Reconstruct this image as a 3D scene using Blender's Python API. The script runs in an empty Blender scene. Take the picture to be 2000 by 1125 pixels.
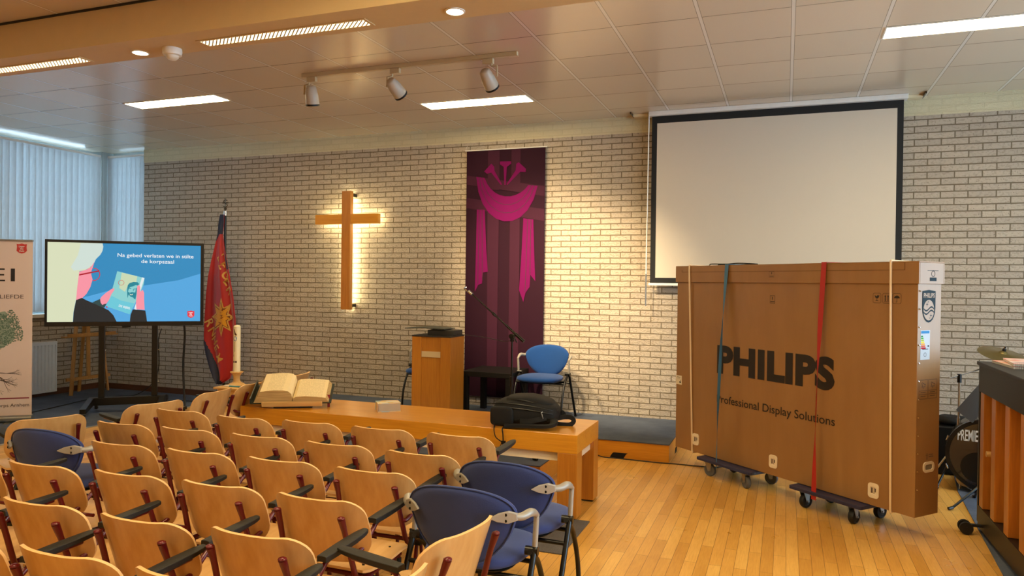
import bpy, bmesh, math, random
from mathutils import Vector, Matrix
random.seed(7)
S = bpy.context.scene
COL = S.collection
PI = math.pi

# ------------------------------------------------------------------ camera, world, exposure
cam_d = bpy.data.cameras.new('camera'); cam = bpy.data.objects.new('camera', cam_d); COL.objects.link(cam)
cam_d.sensor_fit = 'HORIZONTAL'; cam_d.sensor_width = 36.0; cam_d.lens = 36.0 * 1425.26 / 2000.0
cam_d.clip_start = 0.05; cam_d.clip_end = 200
yaw, pitch, roll = 0.3586, -0.0068, 0.0124
fw = Vector((-math.sin(yaw)*math.cos(pitch), math.cos(yaw)*math.cos(pitch), math.sin(pitch)))
rt = Vector((math.cos(yaw), math.sin(yaw), 0)); up = rt.cross(fw)
r2 = rt*math.cos(roll) + up*math.sin(roll); u2 = -rt*math.sin(roll) + up*math.cos(roll)
cam.matrix_world = Matrix(((r2.x, u2.x, -fw.x, -0.0248), (r2.y, u2.y, -fw.y, -7.9364), (r2.z, u2.z, -fw.z, 1.6154), (0, 0, 0, 1)))
S.camera = cam

wd = bpy.data.worlds.new('world'); S.world = wd; wd.use_nodes = True
bg = wd.node_tree.nodes['Background']
bg.inputs['Color'].default_value = (0.56, 0.79, 1.0, 1); bg.inputs['Strength'].default_value = 3.2

S.view_settings.view_transform = 'Standard'; S.view_settings.look = 'None'
S.view_settings.gamma = 1.0; S.view_settings.use_curve_mapping = False
S.view_settings.exposure = 1.62
S.cycles.max_bounces = 8; S.cycles.diffuse_bounces = 4; S.cycles.glossy_bounces = 3
S.cycles.transmission_bounces = 4; S.cycles.transparent_max_bounces = 8
S.cycles.sample_clamp_indirect = 6.0; S.cycles.caustics_reflective = False; S.cycles.caustics_refractive = False
WARM = (1.0, 0.70, 0.36)

# ------------------------------------------------------------------ materials
def lin(c):
    if isinstance(c, str):
        c = [int(c[i:i+2], 16)/255 for i in (0, 2, 4)]
        c = [x/12.92 if x <= 0.04045 else ((x+0.055)/1.055)**2.4 for x in c]
    return (c[0], c[1], c[2], 1.0)
MATS = {}
class NT:
    def __init__(s, name):
        s.m = bpy.data.materials.new(name); s.m.use_nodes = True; s.t = s.m.node_tree; s.n = s.t.nodes; s.l = s.t.links
        s.b = s.n['Principled BSDF']; s.out = s.n['Material Output']
    def add(s, typ, **kw):
        n = s.n.new(typ)
        for k, v in kw.items():
            if k.startswith('i_'):
                k2 = k[2:]; k2 = int(k2) if k2.isdigit() else k2.replace('_', ' ')
                n.inputs[k2].default_value = v
            else: setattr(n, k, v)
        return n
    def ln(s, a, b): s.l.new(a, b)
    def math(s, op, a, b=None, c=None):
        n = s.n.new('ShaderNodeMath'); n.operation = op
        for i, x in enumerate((a, b, c)):
            if x is None: continue
            if isinstance(x, (int, float)): n.inputs[i].default_value = x
            else: s.ln(x, n.inputs[i])
        return n.outputs[0]
    def mix(s, f, a, b, typ='MIX'):
        n = s.n.new('ShaderNodeMix'); n.data_type = 'RGBA'; n.blend_type = typ
        for i, x in ((0, f), (6, a), (7, b)):
            if isinstance(x, (int, float)): n.inputs[i].default_value = x
            elif isinstance(x, tuple): n.inputs[i].default_value = x
            else: s.ln(x, n.inputs[i])
        return n.outputs[2]
    def ramp(s, f, stops):
        n = s.n.new('ShaderNodeValToRGB'); e = n.color_ramp.elements
        e[0].position, e[0].color = stops[0]; e[1].position, e[1].color = stops[-1]
        for p_, c_ in stops[1:-1]:
            q = e.new(p_); q.color = c_
        s.ln(f, n.inputs[0]); return n.outputs[0]
    def noise(s, vec, scale, detail=3, rough=0.6):
        n = s.add('ShaderNodeTexNoise'); n.inputs['Scale'].default_value = scale; n.inputs['Detail'].default_value = detail; n.inputs['Roughness'].default_value = rough
        if vec is not None: s.ln(vec, n.inputs['Vector'])
        return n.outputs['Fac']
    def bump(s, h, strength, dist):
        n = s.n.new('ShaderNodeBump'); n.inputs['Strength'].default_value = strength; n.inputs['Distance'].default_value = dist
        s.ln(h, n.inputs['Height']); s.ln(n.outputs[0], s.b.inputs['Normal']); return n
    def obco(s):
        return s.n.new('ShaderNodeTexCoord').outputs['Object']
    def map(s, vec, scale=(1, 1, 1), loc=(0, 0, 0), rot=(0, 0, 0)):
        n = s.n.new('ShaderNodeMapping'); n.inputs['Scale'].default_value = scale; n.inputs['Location'].default_value = loc; n.inputs['Rotation'].default_value = rot
        s.ln(vec, n.inputs['Vector']); return n.outputs[0]

def plain(name, c, rough=0.5, metal=0.0, var=0.08, scale=12, bump=0.0, bscale=60, coat=0.0, sheen=0.0, spec=0.5):
    """a procedural material: base colour with slight noise variation, optional bump"""
    if name in MATS: return MATS[name]
    t = NT(name); c = lin(c); co = t.obco(); f = t.noise(co, scale)
    lo = tuple(x*(1-var) for x in c[:3])+(1,); hi = tuple(min(1, x*(1+var)) for x in c[:3])+(1,)
    t.ln(t.mix(f, lo, hi), t.b.inputs['Base Color'])
    t.b.inputs['Roughness'].default_value = rough; t.b.inputs['Metallic'].default_value = metal
    t.b.inputs['Coat Weight'].default_value = coat; t.b.inputs['Sheen Weight'].default_value = sheen
    t.b.inputs['Specular IOR Level'].default_value = spec
    if bump: t.bump(t.noise(co, bscale, 2), bump, 0.003)
    MATS[name] = t.m; return t.m
def emit(name, c, strength):
    if name in MATS: return MATS[name]
    t = NT(name); c = lin(c)
    t.b.inputs['Base Color'].default_value = (0.02, 0.02, 0.02, 1)
    t.b.inputs['Emission Color'].default_value = c; t.b.inputs['Emission Strength'].default_value = strength
    t.b.inputs['Roughness'].default_value = 0.5; t.b.inputs['Specular IOR Level'].default_value = 0.1
    MATS[name] = t.m; return t.m
def wood(name, c1, c2, axis='x', rough=0.35, scale=5.0, coat=0.15, stretch=14):
    """grain stretched along an axis"""
    if name in MATS: return MATS[name]
    t = NT(name); co = t.obco(); k = stretch
    sc = {'x': (1, k, k), 'y': (k, 1, k), 'z': (k, k, 1)}[axis]
    v = t.map(co, sc); f = t.noise(v, scale, 4, 0.55); f2 = t.noise(t.map(co, tuple(x**0.5 for x in sc)), scale*0.6, 2)
    g = t.math('ADD', t.math('MULTIPLY', f, 0.6), t.math('MULTIPLY', f2, 0.4))
    t.ln(t.ramp(g, [(0.3, lin(c1)), (0.7, lin(c2))]), t.b.inputs['Base Color'])
    t.b.inputs['Roughness'].default_value = rough; t.b.inputs['Coat Weight'].default_value = coat; t.b.inputs['Coat Roughness'].default_value = 0.2
    t.bump(f, 0.06, 0.002)
    MATS[name] = t.m; return t.m
def brick(name, axes, c1, c2, mort, painted=False):
    t = NT(name); co = t.obco(); sx = t.add('ShaderNodeSeparateXYZ'); t.ln(co, sx.inputs[0])
    cb = t.add('ShaderNodeCombineXYZ'); t.ln(sx.outputs[axes], cb.inputs[0]); t.ln(sx.outputs[2], cb.inputs[1])
    mp = t.map(cb.outputs[0], loc=(0.02, -0.011, 0))
    wob = t.add('ShaderNodeTexNoise', i_Scale=9.0, i_Detail=2.0); t.ln(mp, wob.inputs['Vector'])
    vm = t.add('ShaderNodeVectorMath', operation='MULTIPLY_ADD'); t.ln(wob.outputs['Color'], vm.inputs[0]); vm.inputs[1].default_value = (0.006, 0.006, 0); t.ln(mp, vm.inputs[2])
    br = t.add('ShaderNodeTexBrick'); br.offset = 0.5; br.squash = 1.0
    br.inputs['Scale'].default_value = 1.0; br.inputs['Brick Width'].default_value = 0.2276; br.inputs['Row Height'].default_value = 0.0632
    br.inputs['Mortar Size'].default_value = 0.0062; br.inputs['Mortar Smooth'].default_value = 0.25; br.inputs['Bias'].default_value = 0.0
    br.inputs['Color1'].default_value = lin(c1); br.inputs['Color2'].default_value = lin(c2); br.inputs['Mortar'].default_value = lin(mort)
    t.ln(vm.outputs[0], br.inputs['Vector'])
    # rough split face: mid noise, slanting ridges and pits
    n1 = t.noise(t.map(co, (1, 1, 1.6), rot=(0.5, 0.5, 0.3)), 42, 5, 0.65); n2 = t.noise(co, 130, 2, 0.5)
    pit = t.add('ShaderNodeTexVoronoi', i_Scale=26.0); t.ln(co, pit.inputs['Vector'])
    pits = t.math('LESS_THAN', pit.outputs['Distance'], 0.105)
    inv = t.math('SUBTRACT', 1.0, br.outputs['Fac'])
    c = br.outputs['Color']
    dark = t.ramp(n1, [(0.34, (0.64, 0.62, 0.59, 1)), (0.50, (1, 1, 1, 1))])
    k = t.math('MULTIPLY', inv, 0.75 if not painted else 0.1)
    c = t.mix(k, c, t.mix(1.0, c, dark, 'MULTIPLY'))
    if not painted:
        c = t.mix(t.math('MULTIPLY', pits, t.math('MULTIPLY', inv, 0.6)), c, lin('3a3028'))
    t.ln(c, t.b.inputs['Base Color']); t.b.inputs['Roughness'].default_value = 0.85 if not painted else 0.55
    h = t.math('ADD', t.math('MULTIPLY', inv, 0.9), t.math('ADD', t.math('MULTIPLY', t.math('MULTIPLY', n1, inv), 1.1), t.math('MULTIPLY', n2, 0.15)))
    h = t.math('SUBTRACT', h, t.math('MULTIPLY', pits, 0.5))
    t.bump(h, 1.0, 0.017)
    return t.m
BR_X = brick('grey_brick_back', 0, 'c2b4a0', 'b5a795', '736550')
BR_Y = brick('grey_brick_left', 1, 'c2b4a0', 'b3a592', '6b5d4b')
BR_P = brick('cream_painted_brick', 0, 'ddd3ae', 'd8cea8', 'd2c8a2', True)

def floor_mat():
    t = NT('maple_strip_floor'); co = t.obco(); sx = t.add('ShaderNodeSeparateXYZ'); t.ln(co, sx.inputs[0])
    cb = t.add('ShaderNodeCombineXYZ'); t.ln(sx.outputs[1], cb.inputs[0]); t.ln(sx.outputs[0], cb.inputs[1])
    br = t.add('ShaderNodeTexBrick'); br.offset = 0.37; br.offset_frequency = 2; br.squash = 1.0
    for k, v in (('Scale', 1.0), ('Brick Width', 0.82), ('Row Height', 0.07), ('Mortar Size', 0.0011), ('Mortar Smooth', 0.0), ('Bias', 0.0)): br.inputs[k].default_value = v
    br.inputs['Color1'].default_value = (0, 0, 0, 1); br.inputs['Color2'].default_value = (1, 1, 1, 1); br.inputs['Mortar'].default_value = (0.5, 0.5, 0.5, 1)
    t.ln(cb.outputs[0], br.inputs['Vector'])
    base = t.ramp(br.outputs['Color'], [(0.0, lin('cc9744')), (0.35, lin('d6a24c')), (0.7, lin('dfab56')), (1.0, lin('e6b660'))])
    g = t.noise(t.map(co, (18, 1.2, 1)), 7, 5, 0.6)
    g2 = t.noise(t.map(co, (4, 1, 1)), 3, 3, 0.6)
    c = t.mix(0.55, base, t.mix(1.0, base, t.ramp(g, [(0.3, (0.78, 0.68, 0.55, 1)), (0.6, (1, 1, 1, 1))]), 'MULTIPLY'))
    c = t.mix(0.4, c, t.mix(1.0, c, t.ramp(g2, [(0.35, (0.8, 0.72, 0.6, 1)), (0.6, (1, 1, 1, 1))]), 'MULTIPLY'))
    c = t.mix(br.outputs['Fac'], c, lin('6d4a22'))
    t.ln(c, t.b.inputs['Base Color'])
    r = t.noise(co, 2.5, 3); t.ln(t.math('ADD', 0.22, t.math('MULTIPLY', r, 0.16)), t.b.inputs['Roughness'])
    t.bump(t.math('SUBTRACT', t.math('MULTIPLY', g, 0.1), br.outputs['Fac']), 0.35, 0.0015)
    return t.m
def ceil_mat():
    t = NT('metal_ceiling_tiles'); co = t.obco(); sx = t.add('ShaderNodeSeparateXYZ'); t.ln(co, sx.inputs[0])
    X = sx.outputs[0]; Y = t.math('ADD', sx.outputs[1], 0.396)
    dx = t.math('PINGPONG', t.math('ADD', X, 60.0), 0.3); dy = t.math('PINGPONG', t.math('ADD', Y, 60.0), 0.3)
    bar = t.math('LESS_THAN', dx, 0.011); edge = t.math('LESS_THAN', dx, 0.0145); ly = t.math('LESS_THAN', dy, 0.0048)
    ix = t.math('FLOOR', t.math('DIVIDE', X, 0.6)); iy = t.math('FLOOR', t.math('DIVIDE', Y, 0.6))
    cb = t.add('ShaderNodeCombineXYZ'); t.ln(ix, cb.inputs[0]); t.ln(iy, cb.inputs[1])
    wn = t.add('ShaderNodeTexWhiteNoise', noise_dimensions='2D'); t.ln(cb.outputs[0], wn.inputs['Vector'])
    base = t.mix(wn.outputs['Value'], lin('d2c3ab'), lin('c8b9a2'))
    line = t.math('MAXIMUM', t.math('SUBTRACT', edge, bar), t.math('MULTIPLY', ly, t.math('SUBTRACT', 1.0, bar)))
    c = t.mix(bar, base, lin('dcd6ca')); c = t.mix(line, c, lin('7a705f'))
    t.ln(c, t.b.inputs['Base Color'])
    t.b.inputs['Roughness'].default_value = 0.22; t.b.inputs['Specular IOR Level'].default_value = 0.9
    # every loose tile hangs at a hair of a different tilt
    geo = t.add('ShaderNodeNewGeometry'); vm = t.add('ShaderNodeVectorMath', operation='SUBTRACT'); t.ln(wn.outputs['Color'], vm.inputs[0]); vm.inputs[1].default_value = (0.5, 0.5, 0.5)
    v2 = t.add('ShaderNodeVectorMath', operation='MULTIPLY_ADD'); t.ln(vm.outputs[0], v2.inputs[0]); v2.inputs[1].default_value = (0.028, 0.028, 0); t.ln(geo.outputs['Normal'], v2.inputs[2])
    v3 = t.add('ShaderNodeVectorMath', operation='NORMALIZE'); t.ln(v2.outputs[0], v3.inputs[0]); t.ln(v3.outputs[0], t.b.inputs['Normal'])
    return t.m
def carpet_mat(name, c, c2):
    t = NT(name); co = t.obco(); a = t.noise(co, 220, 2, 0.7); b = t.noise(co, 3, 4)
    g = t.math('ADD', t.math('MULTIPLY', a, 0.5), t.math('MULTIPLY', b, 0.5))
    t.ln(t.ramp(g, [(0.35, lin(c)), (0.65, lin(c2))]), t.b.inputs['Base Color']); t.b.inputs['Roughness'].default_value = 0.95; t.b.inputs['Specular IOR Level'].default_value = 0.15
    t.bump(a, 0.5, 0.003); return t.m
FLOOR = floor_mat(); CEIL = ceil_mat()
CARPET = carpet_mat('blue_grey_carpet', '434a58', '5f6776')
MATM = carpet_mat('dark_mat', '45413f', '6a6460')
BEECH = wood('beech_plywood', 'be8e50', 'd4a86c', 'z', 0.36, 3.5, 0.25, 9)
BEECHX = wood('beech_plywood_seat', 'c4985e', 'd9b37c', 'y', 0.36, 3.5, 0.25, 9)
PLYEDGE = plain('plywood_edge', 'dcb074', 0.45)
CHERRY = wood('honey_veneer', 'c07c1c', 'd8962a', 'x', 0.28, 4, 0.35, 22)
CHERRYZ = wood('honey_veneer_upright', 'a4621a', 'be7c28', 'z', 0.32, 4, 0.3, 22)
PINE = wood('knotty_pine', '9a6a34', 'b98648', 'z', 0.5, 5, 0.0, 12)
LIGHTW = wood('pale_wood', 'bf9250', 'd6ae6c', 'x', 0.5, 5, 0.05, 10)
PIANOW = wood('piano_post_wood', '9a5a1c', 'bd7628', 'z', 0.4, 4, 0.2, 16)
MAROON = plain('maroon_steel', '5a0712', 0.3, 0.0, coat=0.15, spec=0.4)
BLACKP = plain('black_plastic', '0a0908', 0.5, var=0.15, spec=0.3)
PAD = plain('black_arm_pad', '161613', 0.6, var=0.2, bump=0.25, bscale=150)
BLACKM = plain('black_metal', '090909', 0.32, 0.2)
CHROME = plain('chrome', 'c8c8c8', 0.15, 1.0)
STEEL = plain('galvanised_steel', '9c9c98', 0.38, 0.9)
SILVER = plain('silver_grey_plastic', '9d978c', 0.38, 0.25)
WHITE = plain('white_paint', 'dedcd6', 0.4)
CREAMP = plain('cream_paint', 'd9cba6', 0.5)
NAVYF = plain('slate_blue_fabric', '333f70', 0.9, var=0.12, scale=5, bump=0.35, bscale=350, sheen=0.15, spec=0.2)
BLUEF = plain('bright_blue_fabric', '113a74', 0.9, var=0.12, scale=5, bump=0.35, bscale=350, sheen=0.15, spec=0.2)
BLACKF = plain('black_nylon', '0e0d0b', 0.75, var=0.25, bump=0.5, bscale=320, spec=0.35)
RUBBER = plain('grey_rubber', '5a5c60', 0.7)
BLACKR = plain('black_rubber', '0b0b0b', 0.6)

# ------------------------------------------------------------------ mesh helpers
I4 = Matrix.Identity(4)
def nb(): return bmesh.new()
def box(bm, x0, x1, y0, y1, z0, z1, M=I4, mi=0):
    vs = [bm.verts.new(M @ Vector((x, y, z))) for x in (x0, x1) for y in (y0, y1) for z in (z0, z1)]
    for f in ((0, 1, 3, 2), (4, 6, 7, 5), (0, 4, 5, 1), (2, 3, 7, 6), (0, 2, 6, 4), (1, 5, 7, 3)):
        bm.faces.new([vs[i] for i in f]).material_index = mi
    return vs
def prism(bm, poly, fn, d0, d1, mi=0, side=None):
    """poly: 2D outline, fn(a, b, d) -> point; extruded from depth d0 to d1"""
    A = [bm.verts.new(fn(a, b, d0)) for a, b in poly]; B = [bm.verts.new(fn(a, b, d1)) for a, b in poly]
    bm.faces.new(A[::-1]).material_index = mi; bm.faces.new(B).material_index = mi
    n = len(poly)
    for i in range(n):
        bm.faces.new((A[i], A[(i+1) % n], B[(i+1) % n], B[i])).material_index = mi if side is None else side
def tube(bm, pts, r, seg=8, r2=None, mi=0, flat=None):
    pts = [Vector(p) for p in pts]; n = len(pts); rings = []
    d0 = (pts[1]-pts[0]).normalized(); ref = Vector((0, 0, 1)) if abs(d0.z) < 0.9 else Vector((0, 1, 0))
    u = d0.cross(ref).normalized()
    for i, p in enumerate(pts):
        d = (pts[min(i+1, n-1)]-pts[max(i-1, 0)]).normalized()
        u = (u - d*u.dot(d)).normalized(); v = d.cross(u)
        rr = r if not isinstance(r, (list, tuple)) else r[i]
        a, b = (rr, rr) if flat is None else flat
        rings.append([bm.verts.new(p + u*math.cos(2*PI*k/seg)*a + v*math.sin(2*PI*k/seg)*b) for k in range(seg)])
    for i in range(n-1):
        for k in range(seg):
            bm.faces.new((rings[i][k], rings[i][(k+1) % seg], rings[i+1][(k+1) % seg], rings[i+1][k])).material_index = mi
    bm.faces.new(rings[0][::-1]).material_index = mi; bm.faces.new(rings[-1]).material_index = mi
def smooth(pts, n=6):
    """Catmull-Rom through points"""
    P = [Vector(p) for p in pts]; P = [P[0]*2-P[1]]+P+[P[-1]*2-P[-2]]; out = []
    for i in range(1, len(P)-2):
        for k in range(n):
            t = k/n; a, b, c, d = P[i-1:i+3]
            out.append(0.5*((2*b)+(c-a)*t+(2*a-5*b+4*c-d)*t*t+(3*b-a-3*c+d)*t**3))
    out.append(P[-2]); return out
def lathe(bm, prof, seg=24, M=I4, mi=0):
    rings = []
    for r, z in prof:
        if r < 1e-5: rings.append([bm.verts.new(M @ Vector((0, 0, z)))])
        else: rings.append([bm.verts.new(M @ Vector((r*math.cos(2*PI*k/seg), r*math.sin(2*PI*k/seg), z))) for k in range(seg)])
    for a, b in zip(rings, rings[1:]):
        for k in range(seg):
            k2 = (k+1) % seg
            if len(a) == 1 and len(b) == 1: continue
            if len(a) == 1: bm.faces.new((a[0], b[k], b[k2])).material_index = mi
            elif len(b) == 1: bm.faces.new((a[k], a[k2], b[0])).material_index = mi
            else: bm.faces.new((a[k], a[k2], b[k2], b[k])).material_index = mi
    if len(rings[0]) > 1: bm.faces.new(rings[0][::-1]).material_index = mi
    if len(rings[-1]) > 1: bm.faces.new(rings[-1]).material_index = mi
def cyl(bm, p0, p1, r, seg=16, mi=0, r1=None):
    p0 = Vector(p0); p1 = Vector(p1); d = p1-p0; q = d.to_track_quat('Z', 'Y').to_matrix().to_4x4()
    lathe(bm, [(r, 0), (r if r1 is None else r1, d.length)], seg, Matrix.Translation(p0) @ q, mi)
def sheet(bm, fn, nu, nv, off, us=None, vs=None, rim=None):
    """closed thick sheet. fn(u,v)->Vector on 0..1; off(u,v)->Vector offset of the other side"""
    us = us or [i/nu for i in range(nu+1)]; vs = vs or [j/nv for j in range(nv+1)]
    A = [[bm.verts.new(fn(u, v)) for u in us] for v in vs]; B = [[bm.verts.new(Vector(fn(u, v))+off(u, v)) for u in us] for v in vs]
    for j in range(len(vs)-1):
        for i in range(len(us)-1):
            bm.faces.new((A[j][i], A[j][i+1], A[j+1][i+1], A[j+1][i])); bm.faces.new((B[j][i], B[j+1][i], B[j+1][i+1], B[j][i+1]))
    R = 0 if rim is None else rim
    for j in range(len(vs)-1):
        bm.faces.new((A[j][0], A[j+1][0], B[j+1][0], B[j][0])).material_index = R; bm.faces.new((A[j][-1], B[j][-1], B[j+1][-1], A[j+1][-1])).material_index = R
    for i in range(len(us)-1):
        bm.faces.new((A[0][i], B[0][i], B[0][i+1], A[0][i+1])).material_index = R; bm.faces.new((A[-1][i], A[-1][i+1], B[-1][i+1], B[-1][i])).material_index = R
def blob(bm, c, s, e=0.5, nu=28, nv=16, fn=None, M=I4, mi=0):
    """superellipsoid; e<1 boxier"""
    def pw(x, k): return math.copysign(abs(x)**k, x)
    rings = []
    for j in range(nv+1):
        ph = -PI/2+PI*j/nv; row = []
        for i in range(nu):
            th = 2*PI*i/nu
            p = Vector((pw(math.cos(ph), e)*pw(math.cos(th), e), pw(math.cos(ph), e)*pw(math.sin(th), e), pw(math.sin(ph), e)))
            if fn: p = fn(p)
            row.append(M @ Vector((c[0]+p.x*s[0], c[1]+p.y*s[1], c[2]+p.z*s[2])))
        rings.append(row)
    bot = bm.verts.new(sum(rings[0], Vector())/nu); top = bm.verts.new(sum(rings[-1], Vector())/nu)
    R = [[bm.verts.new(p) for p in row] for row in rings[1:-1]]
    for a, b in zip(R, R[1:]):
        for k in range(nu): bm.faces.new((a[k], a[(k+1) % nu], b[(k+1) % nu], b[k])).material_index = mi
    for k in range(nu):
        bm.faces.new((bot, R[0][(k+1) % nu], R[0][k])).material_index = mi; bm.faces.new((top, R[-1][k], R[-1][(k+1) % nu])).material_index = mi
def obj(name, bm, mats, parent=None, smooth_=False, bevel=0.0, seg=2, loc=None, **tags):
    bmesh.ops.recalc_face_normals(bm, faces=bm.faces)
    me = bpy.data.meshes.new(name); bm.to_mesh(me); bm.free()
    for m in (mats if isinstance(mats, (list, tuple)) else [mats]): me.materials.append(m)
    o = bpy.data.objects.new(name, me); COL.objects.link(o)
    if smooth_:
        for p in me.polygons: p.use_smooth = True
        me.update()
        try: me.set_sharp_from_angle(angle=math.radians(smooth_ if smooth_ > 1 else 40))
        except Exception: pass
    if bevel:
        md = o.modifiers.new('bevel', 'BEVEL'); md.width = bevel; md.segments = seg; md.limit_method = 'ANGLE'; md.angle_limit = math.radians(40)
    if parent: o.parent = parent
    if loc: o.location = loc
    for k, v in tags.items(): o[k] = v
    return o
def thing(name, label, cat, loc=(0, 0, 0), rz=0.0, group=None):
    o = bpy.data.objects.new(name, None); COL.objects.link(o); o.empty_display_size = 0.1
    o.location = loc; o.rotation_euler = (0, 0, rz); o['label'] = label; o['category'] = cat
    if group: o['group'] = group
    return o
def tag(o, label, cat, group=None):
    o['label'] = label; o['category'] = cat
    if group: o['group'] = group
    return o
def struct(name, bm, m, **k):
    o = obj(name, bm, m, **k); o['kind'] = 'structure'; return o
def dup(root, loc, rz, label):
    r = root.copy(); COL.objects.link(r); r.location = loc; r.rotation_euler = (0, 0, rz); r['label'] = label
    for ch in list(root.children):
        c = ch.copy(); COL.objects.link(c); c.parent = r
        for g in list(ch.children):
            d = g.copy(); COL.objects.link(d); d.parent = c
    return r
def text_bm(bm, s, org, right, upv, h, width=None, bold=0.0, mi=0, depth=0.0015, italic=0.0, space=1.0, align='LEFT', warp=None, xs=1.0):
    """lettering as real raised mesh. h = cap height. width = total width to fit. org = baseline left (or centre)"""
    cu = bpy.data.curves.new('t', 'FONT'); cu.body = s; cu.size = 1.0; cu.offset = bold; cu.shear = italic; cu.space_character = space
    cu.resolution_u = 4; cu.fill_mode = 'FRONT'
    o = bpy.data.objects.new('t', cu); COL.objects.link(o); dg = bpy.context.evaluated_depsgraph_get(); dg.update()
    me = bpy.data.meshes.new_from_object(o.evaluated_get(dg)); COL.objects.unlink(o); bpy.data.objects.remove(o); bpy.data.curves.remove(cu)
    xs_ = [v.co.x for v in me.vertices]; x0, x1 = min(xs_), max(xs_)
    caps = 0.69
    ky = h/caps; kx = ky*xs if width is None else width/(x1-x0)
    right = Vector(right).normalized(); upv = Vector(upv).normalized(); nrm = right.cross(upv)
    org = Vector(org); shift = 0 if align == 'LEFT' else -(x1-x0)*kx/(2 if align == 'CENTER' else 1)
    vs = []
    for v in me.vertices:
        a = (v.co.x-x0)*kx+shift; b = v.co.y*ky
        p = org+right*a+upv*b+nrm*depth
        if warp: p = warp(p)
        vs.append(bm.verts.new(p))
    for p in me.polygons:
        try: bm.faces.new([vs[i] for i in p.vertices]).material_index = mi
        except ValueError: pass
    bpy.data.meshes.remove(me)
def rrect(w, h, r, n=5, cx=0, cy=0):
    out = []
    for sx, sy, a0 in ((1, 1, 0), (-1, 1, PI/2), (-1, -1, PI), (1, -1, 1.5*PI)):
        for k in range(n+1):
            a = a0+PI/2*k/n; out.append((cx+sx*(w/2-r)+r*math.cos(a), cy+sy*(h/2-r)+r*math.sin(a)))
    return out
def ring2d(bm, outer, inner, fn, d, mi=0):
    A = [bm.verts.new(fn(a, b, d)) for a, b in outer]; B = [bm.verts.new(fn(a, b, d)) for a, b in inner]; n = len(A)
    for i in range(n): bm.faces.new((A[i], A[(i+1) % n], B[(i+1) % n], B[i])).material_index = mi
def face2d(bm, poly, fn, d, mi=0):
    bm.faces.new([bm.verts.new(fn(a, b, d)) for a, b in poly]).material_index = mi

# ------------------------------------------------------------------ room
H = 3.4525; XL = -9.45; XR = 4.6; YB = -12.0; SILL = 1.12; PX = -8.64
b = nb(); box(b, XL-0.3, XR+0.3, YB-0.3, 0.3, -0.1, 0.0); struct('floor', b, FLOOR)
b = nb(); box(b, XL-0.3, XR+0.3, YB-0.3, 0.3, H, H+0.1); struct('ceiling', b, CEIL)
b = nb(); box(b, PX, XR, 0, 0.25, 0, 3.27); box(b, XL-0.25, PX, 0, 0.25, 0, SILL-0.05); struct('wall_back', b, BR_X)
b = nb(); box(b, PX-0.003, XR, -0.006, 0.25, 3.27, H); struct('trim_1', b, BR_P)
YW = -4.4
b = nb(); box(b, XL-0.25, XL, YW, 0, 0, SILL-0.05); box(b, XL-0.25, XL, YB, YW, 0, H); struct('wall_left', b, BR_Y)
PLAS = plain('warm_plaster', 'c9bb9c', 0.8, bump=0.1)
b = nb(); box(b, XL-0.25, XR+0.25, YB-0.2, YB, 0, H); struct('wall_front', b, PLAS)
b = nb(); box(b, XR, XR+0.2, YB, -7.0, 0, H); box(b, XR, XR+0.2, -0.7, 0.25, 0, H); box(b, XR, XR+0.2, -7.0, -0.7, 0, 0.6); box(b, XR, XR+0.2, -7.0, -0.7, 3.1, H); struct('wall_right', b, PLAS)
BASEB = wood('baseboard_wood', '4a2a18', '5e3822', 'x', 0.5, 5, 0.0)
b = nb(); box(b, XL, -5.8, -0.018, 0, 0, 0.085); struct('baseboard_back', b, BASEB)
b = nb(); box(b, XL, XL+0.018, -6, -0.018, 0, 0.085); struct('baseboard_left', b, BASEB)
# windows: frame, sill, glass
def glass_mat():
    t = NT('window_glass'); tr = t.add('ShaderNodeBsdfTransparent'); gl = t.add('ShaderNodeBsdfGlossy'); gl.inputs['Roughness'].default_value = 0.02
    lw = t.add('ShaderNodeLayerWeight'); lw.inputs['Blend'].default_value = 0.15; mx = t.add('ShaderNodeMixShader')
    t.ln(lw.outputs['Fresnel'], mx.inputs[0]); t.ln(tr.outputs[0], mx.inputs[1]); t.ln(gl.outputs[0], mx.inputs[2]); t.ln(mx.outputs[0], t.out.inputs[0]); return t.m
GLASS = glass_mat()
FRAMEM = plain('grey_window_frame', '9aa4a4', 0.45)
def window(name, axis, a0, a1, z0, z1, pos, inward, mull):
    """axis 'x': window plane of constant x = pos running along y"""
    P = (lambda a0, a1, d0, d1, z0, z1: (pos+min(d0, d1), pos+max(d0, d1), a0, a1, z0, z1)) if axis == 'x' else (lambda a0, a1, d0, d1, z0, z1: (a0, a1, pos+min(d0, d1), pos+max(d0, d1), z0, z1))
    s = -inward
    b = nb()
    box(b, *P(a0, a1, 0.10*s, 0.16*s, z0, z0+0.06)); box(b, *P(a0, a1, 0.10*s, 0.16*s, z1-0.06, z1))
    for m in [a0+0.03]+mull+[a1-0.03]: box(b, *P(m-0.03, m+0.03, 0.10*s, 0.16*s, z0+0.06, z1-0.06))
    fr = struct(name, b, FRAMEM)
    b = nb(); box(b, *P(a0+0.01, a1-0.01, 0.125*s, 0.135*s, z0+0.03, z1-0.03)); obj('pane', b, GLASS, fr)
    return fr
w1 = window('window_1', 'x', YW, -0.10, SILL, H, XL, 1, [-1.5, -2.95])
b = nb(); box(b, XL-0.2, XL+0.06, YW, 0, SILL-0.05, SILL); obj('sill', b, WHITE, w1, bevel=0.004)
w2 = window('window_2', 'y', XL+0.10, PX, SILL, H, 0, -1, [])
b = nb(); box(b, XL, PX, -0.06, 0.2, SILL-0.05, SILL-0.001); obj('sill', b, WHITE, w2, bevel=0.004)
window('window_3', 'x', -7.0, -0.7, 0.6, 3.1, XR, -1, [-4.9, -2.8])
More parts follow.
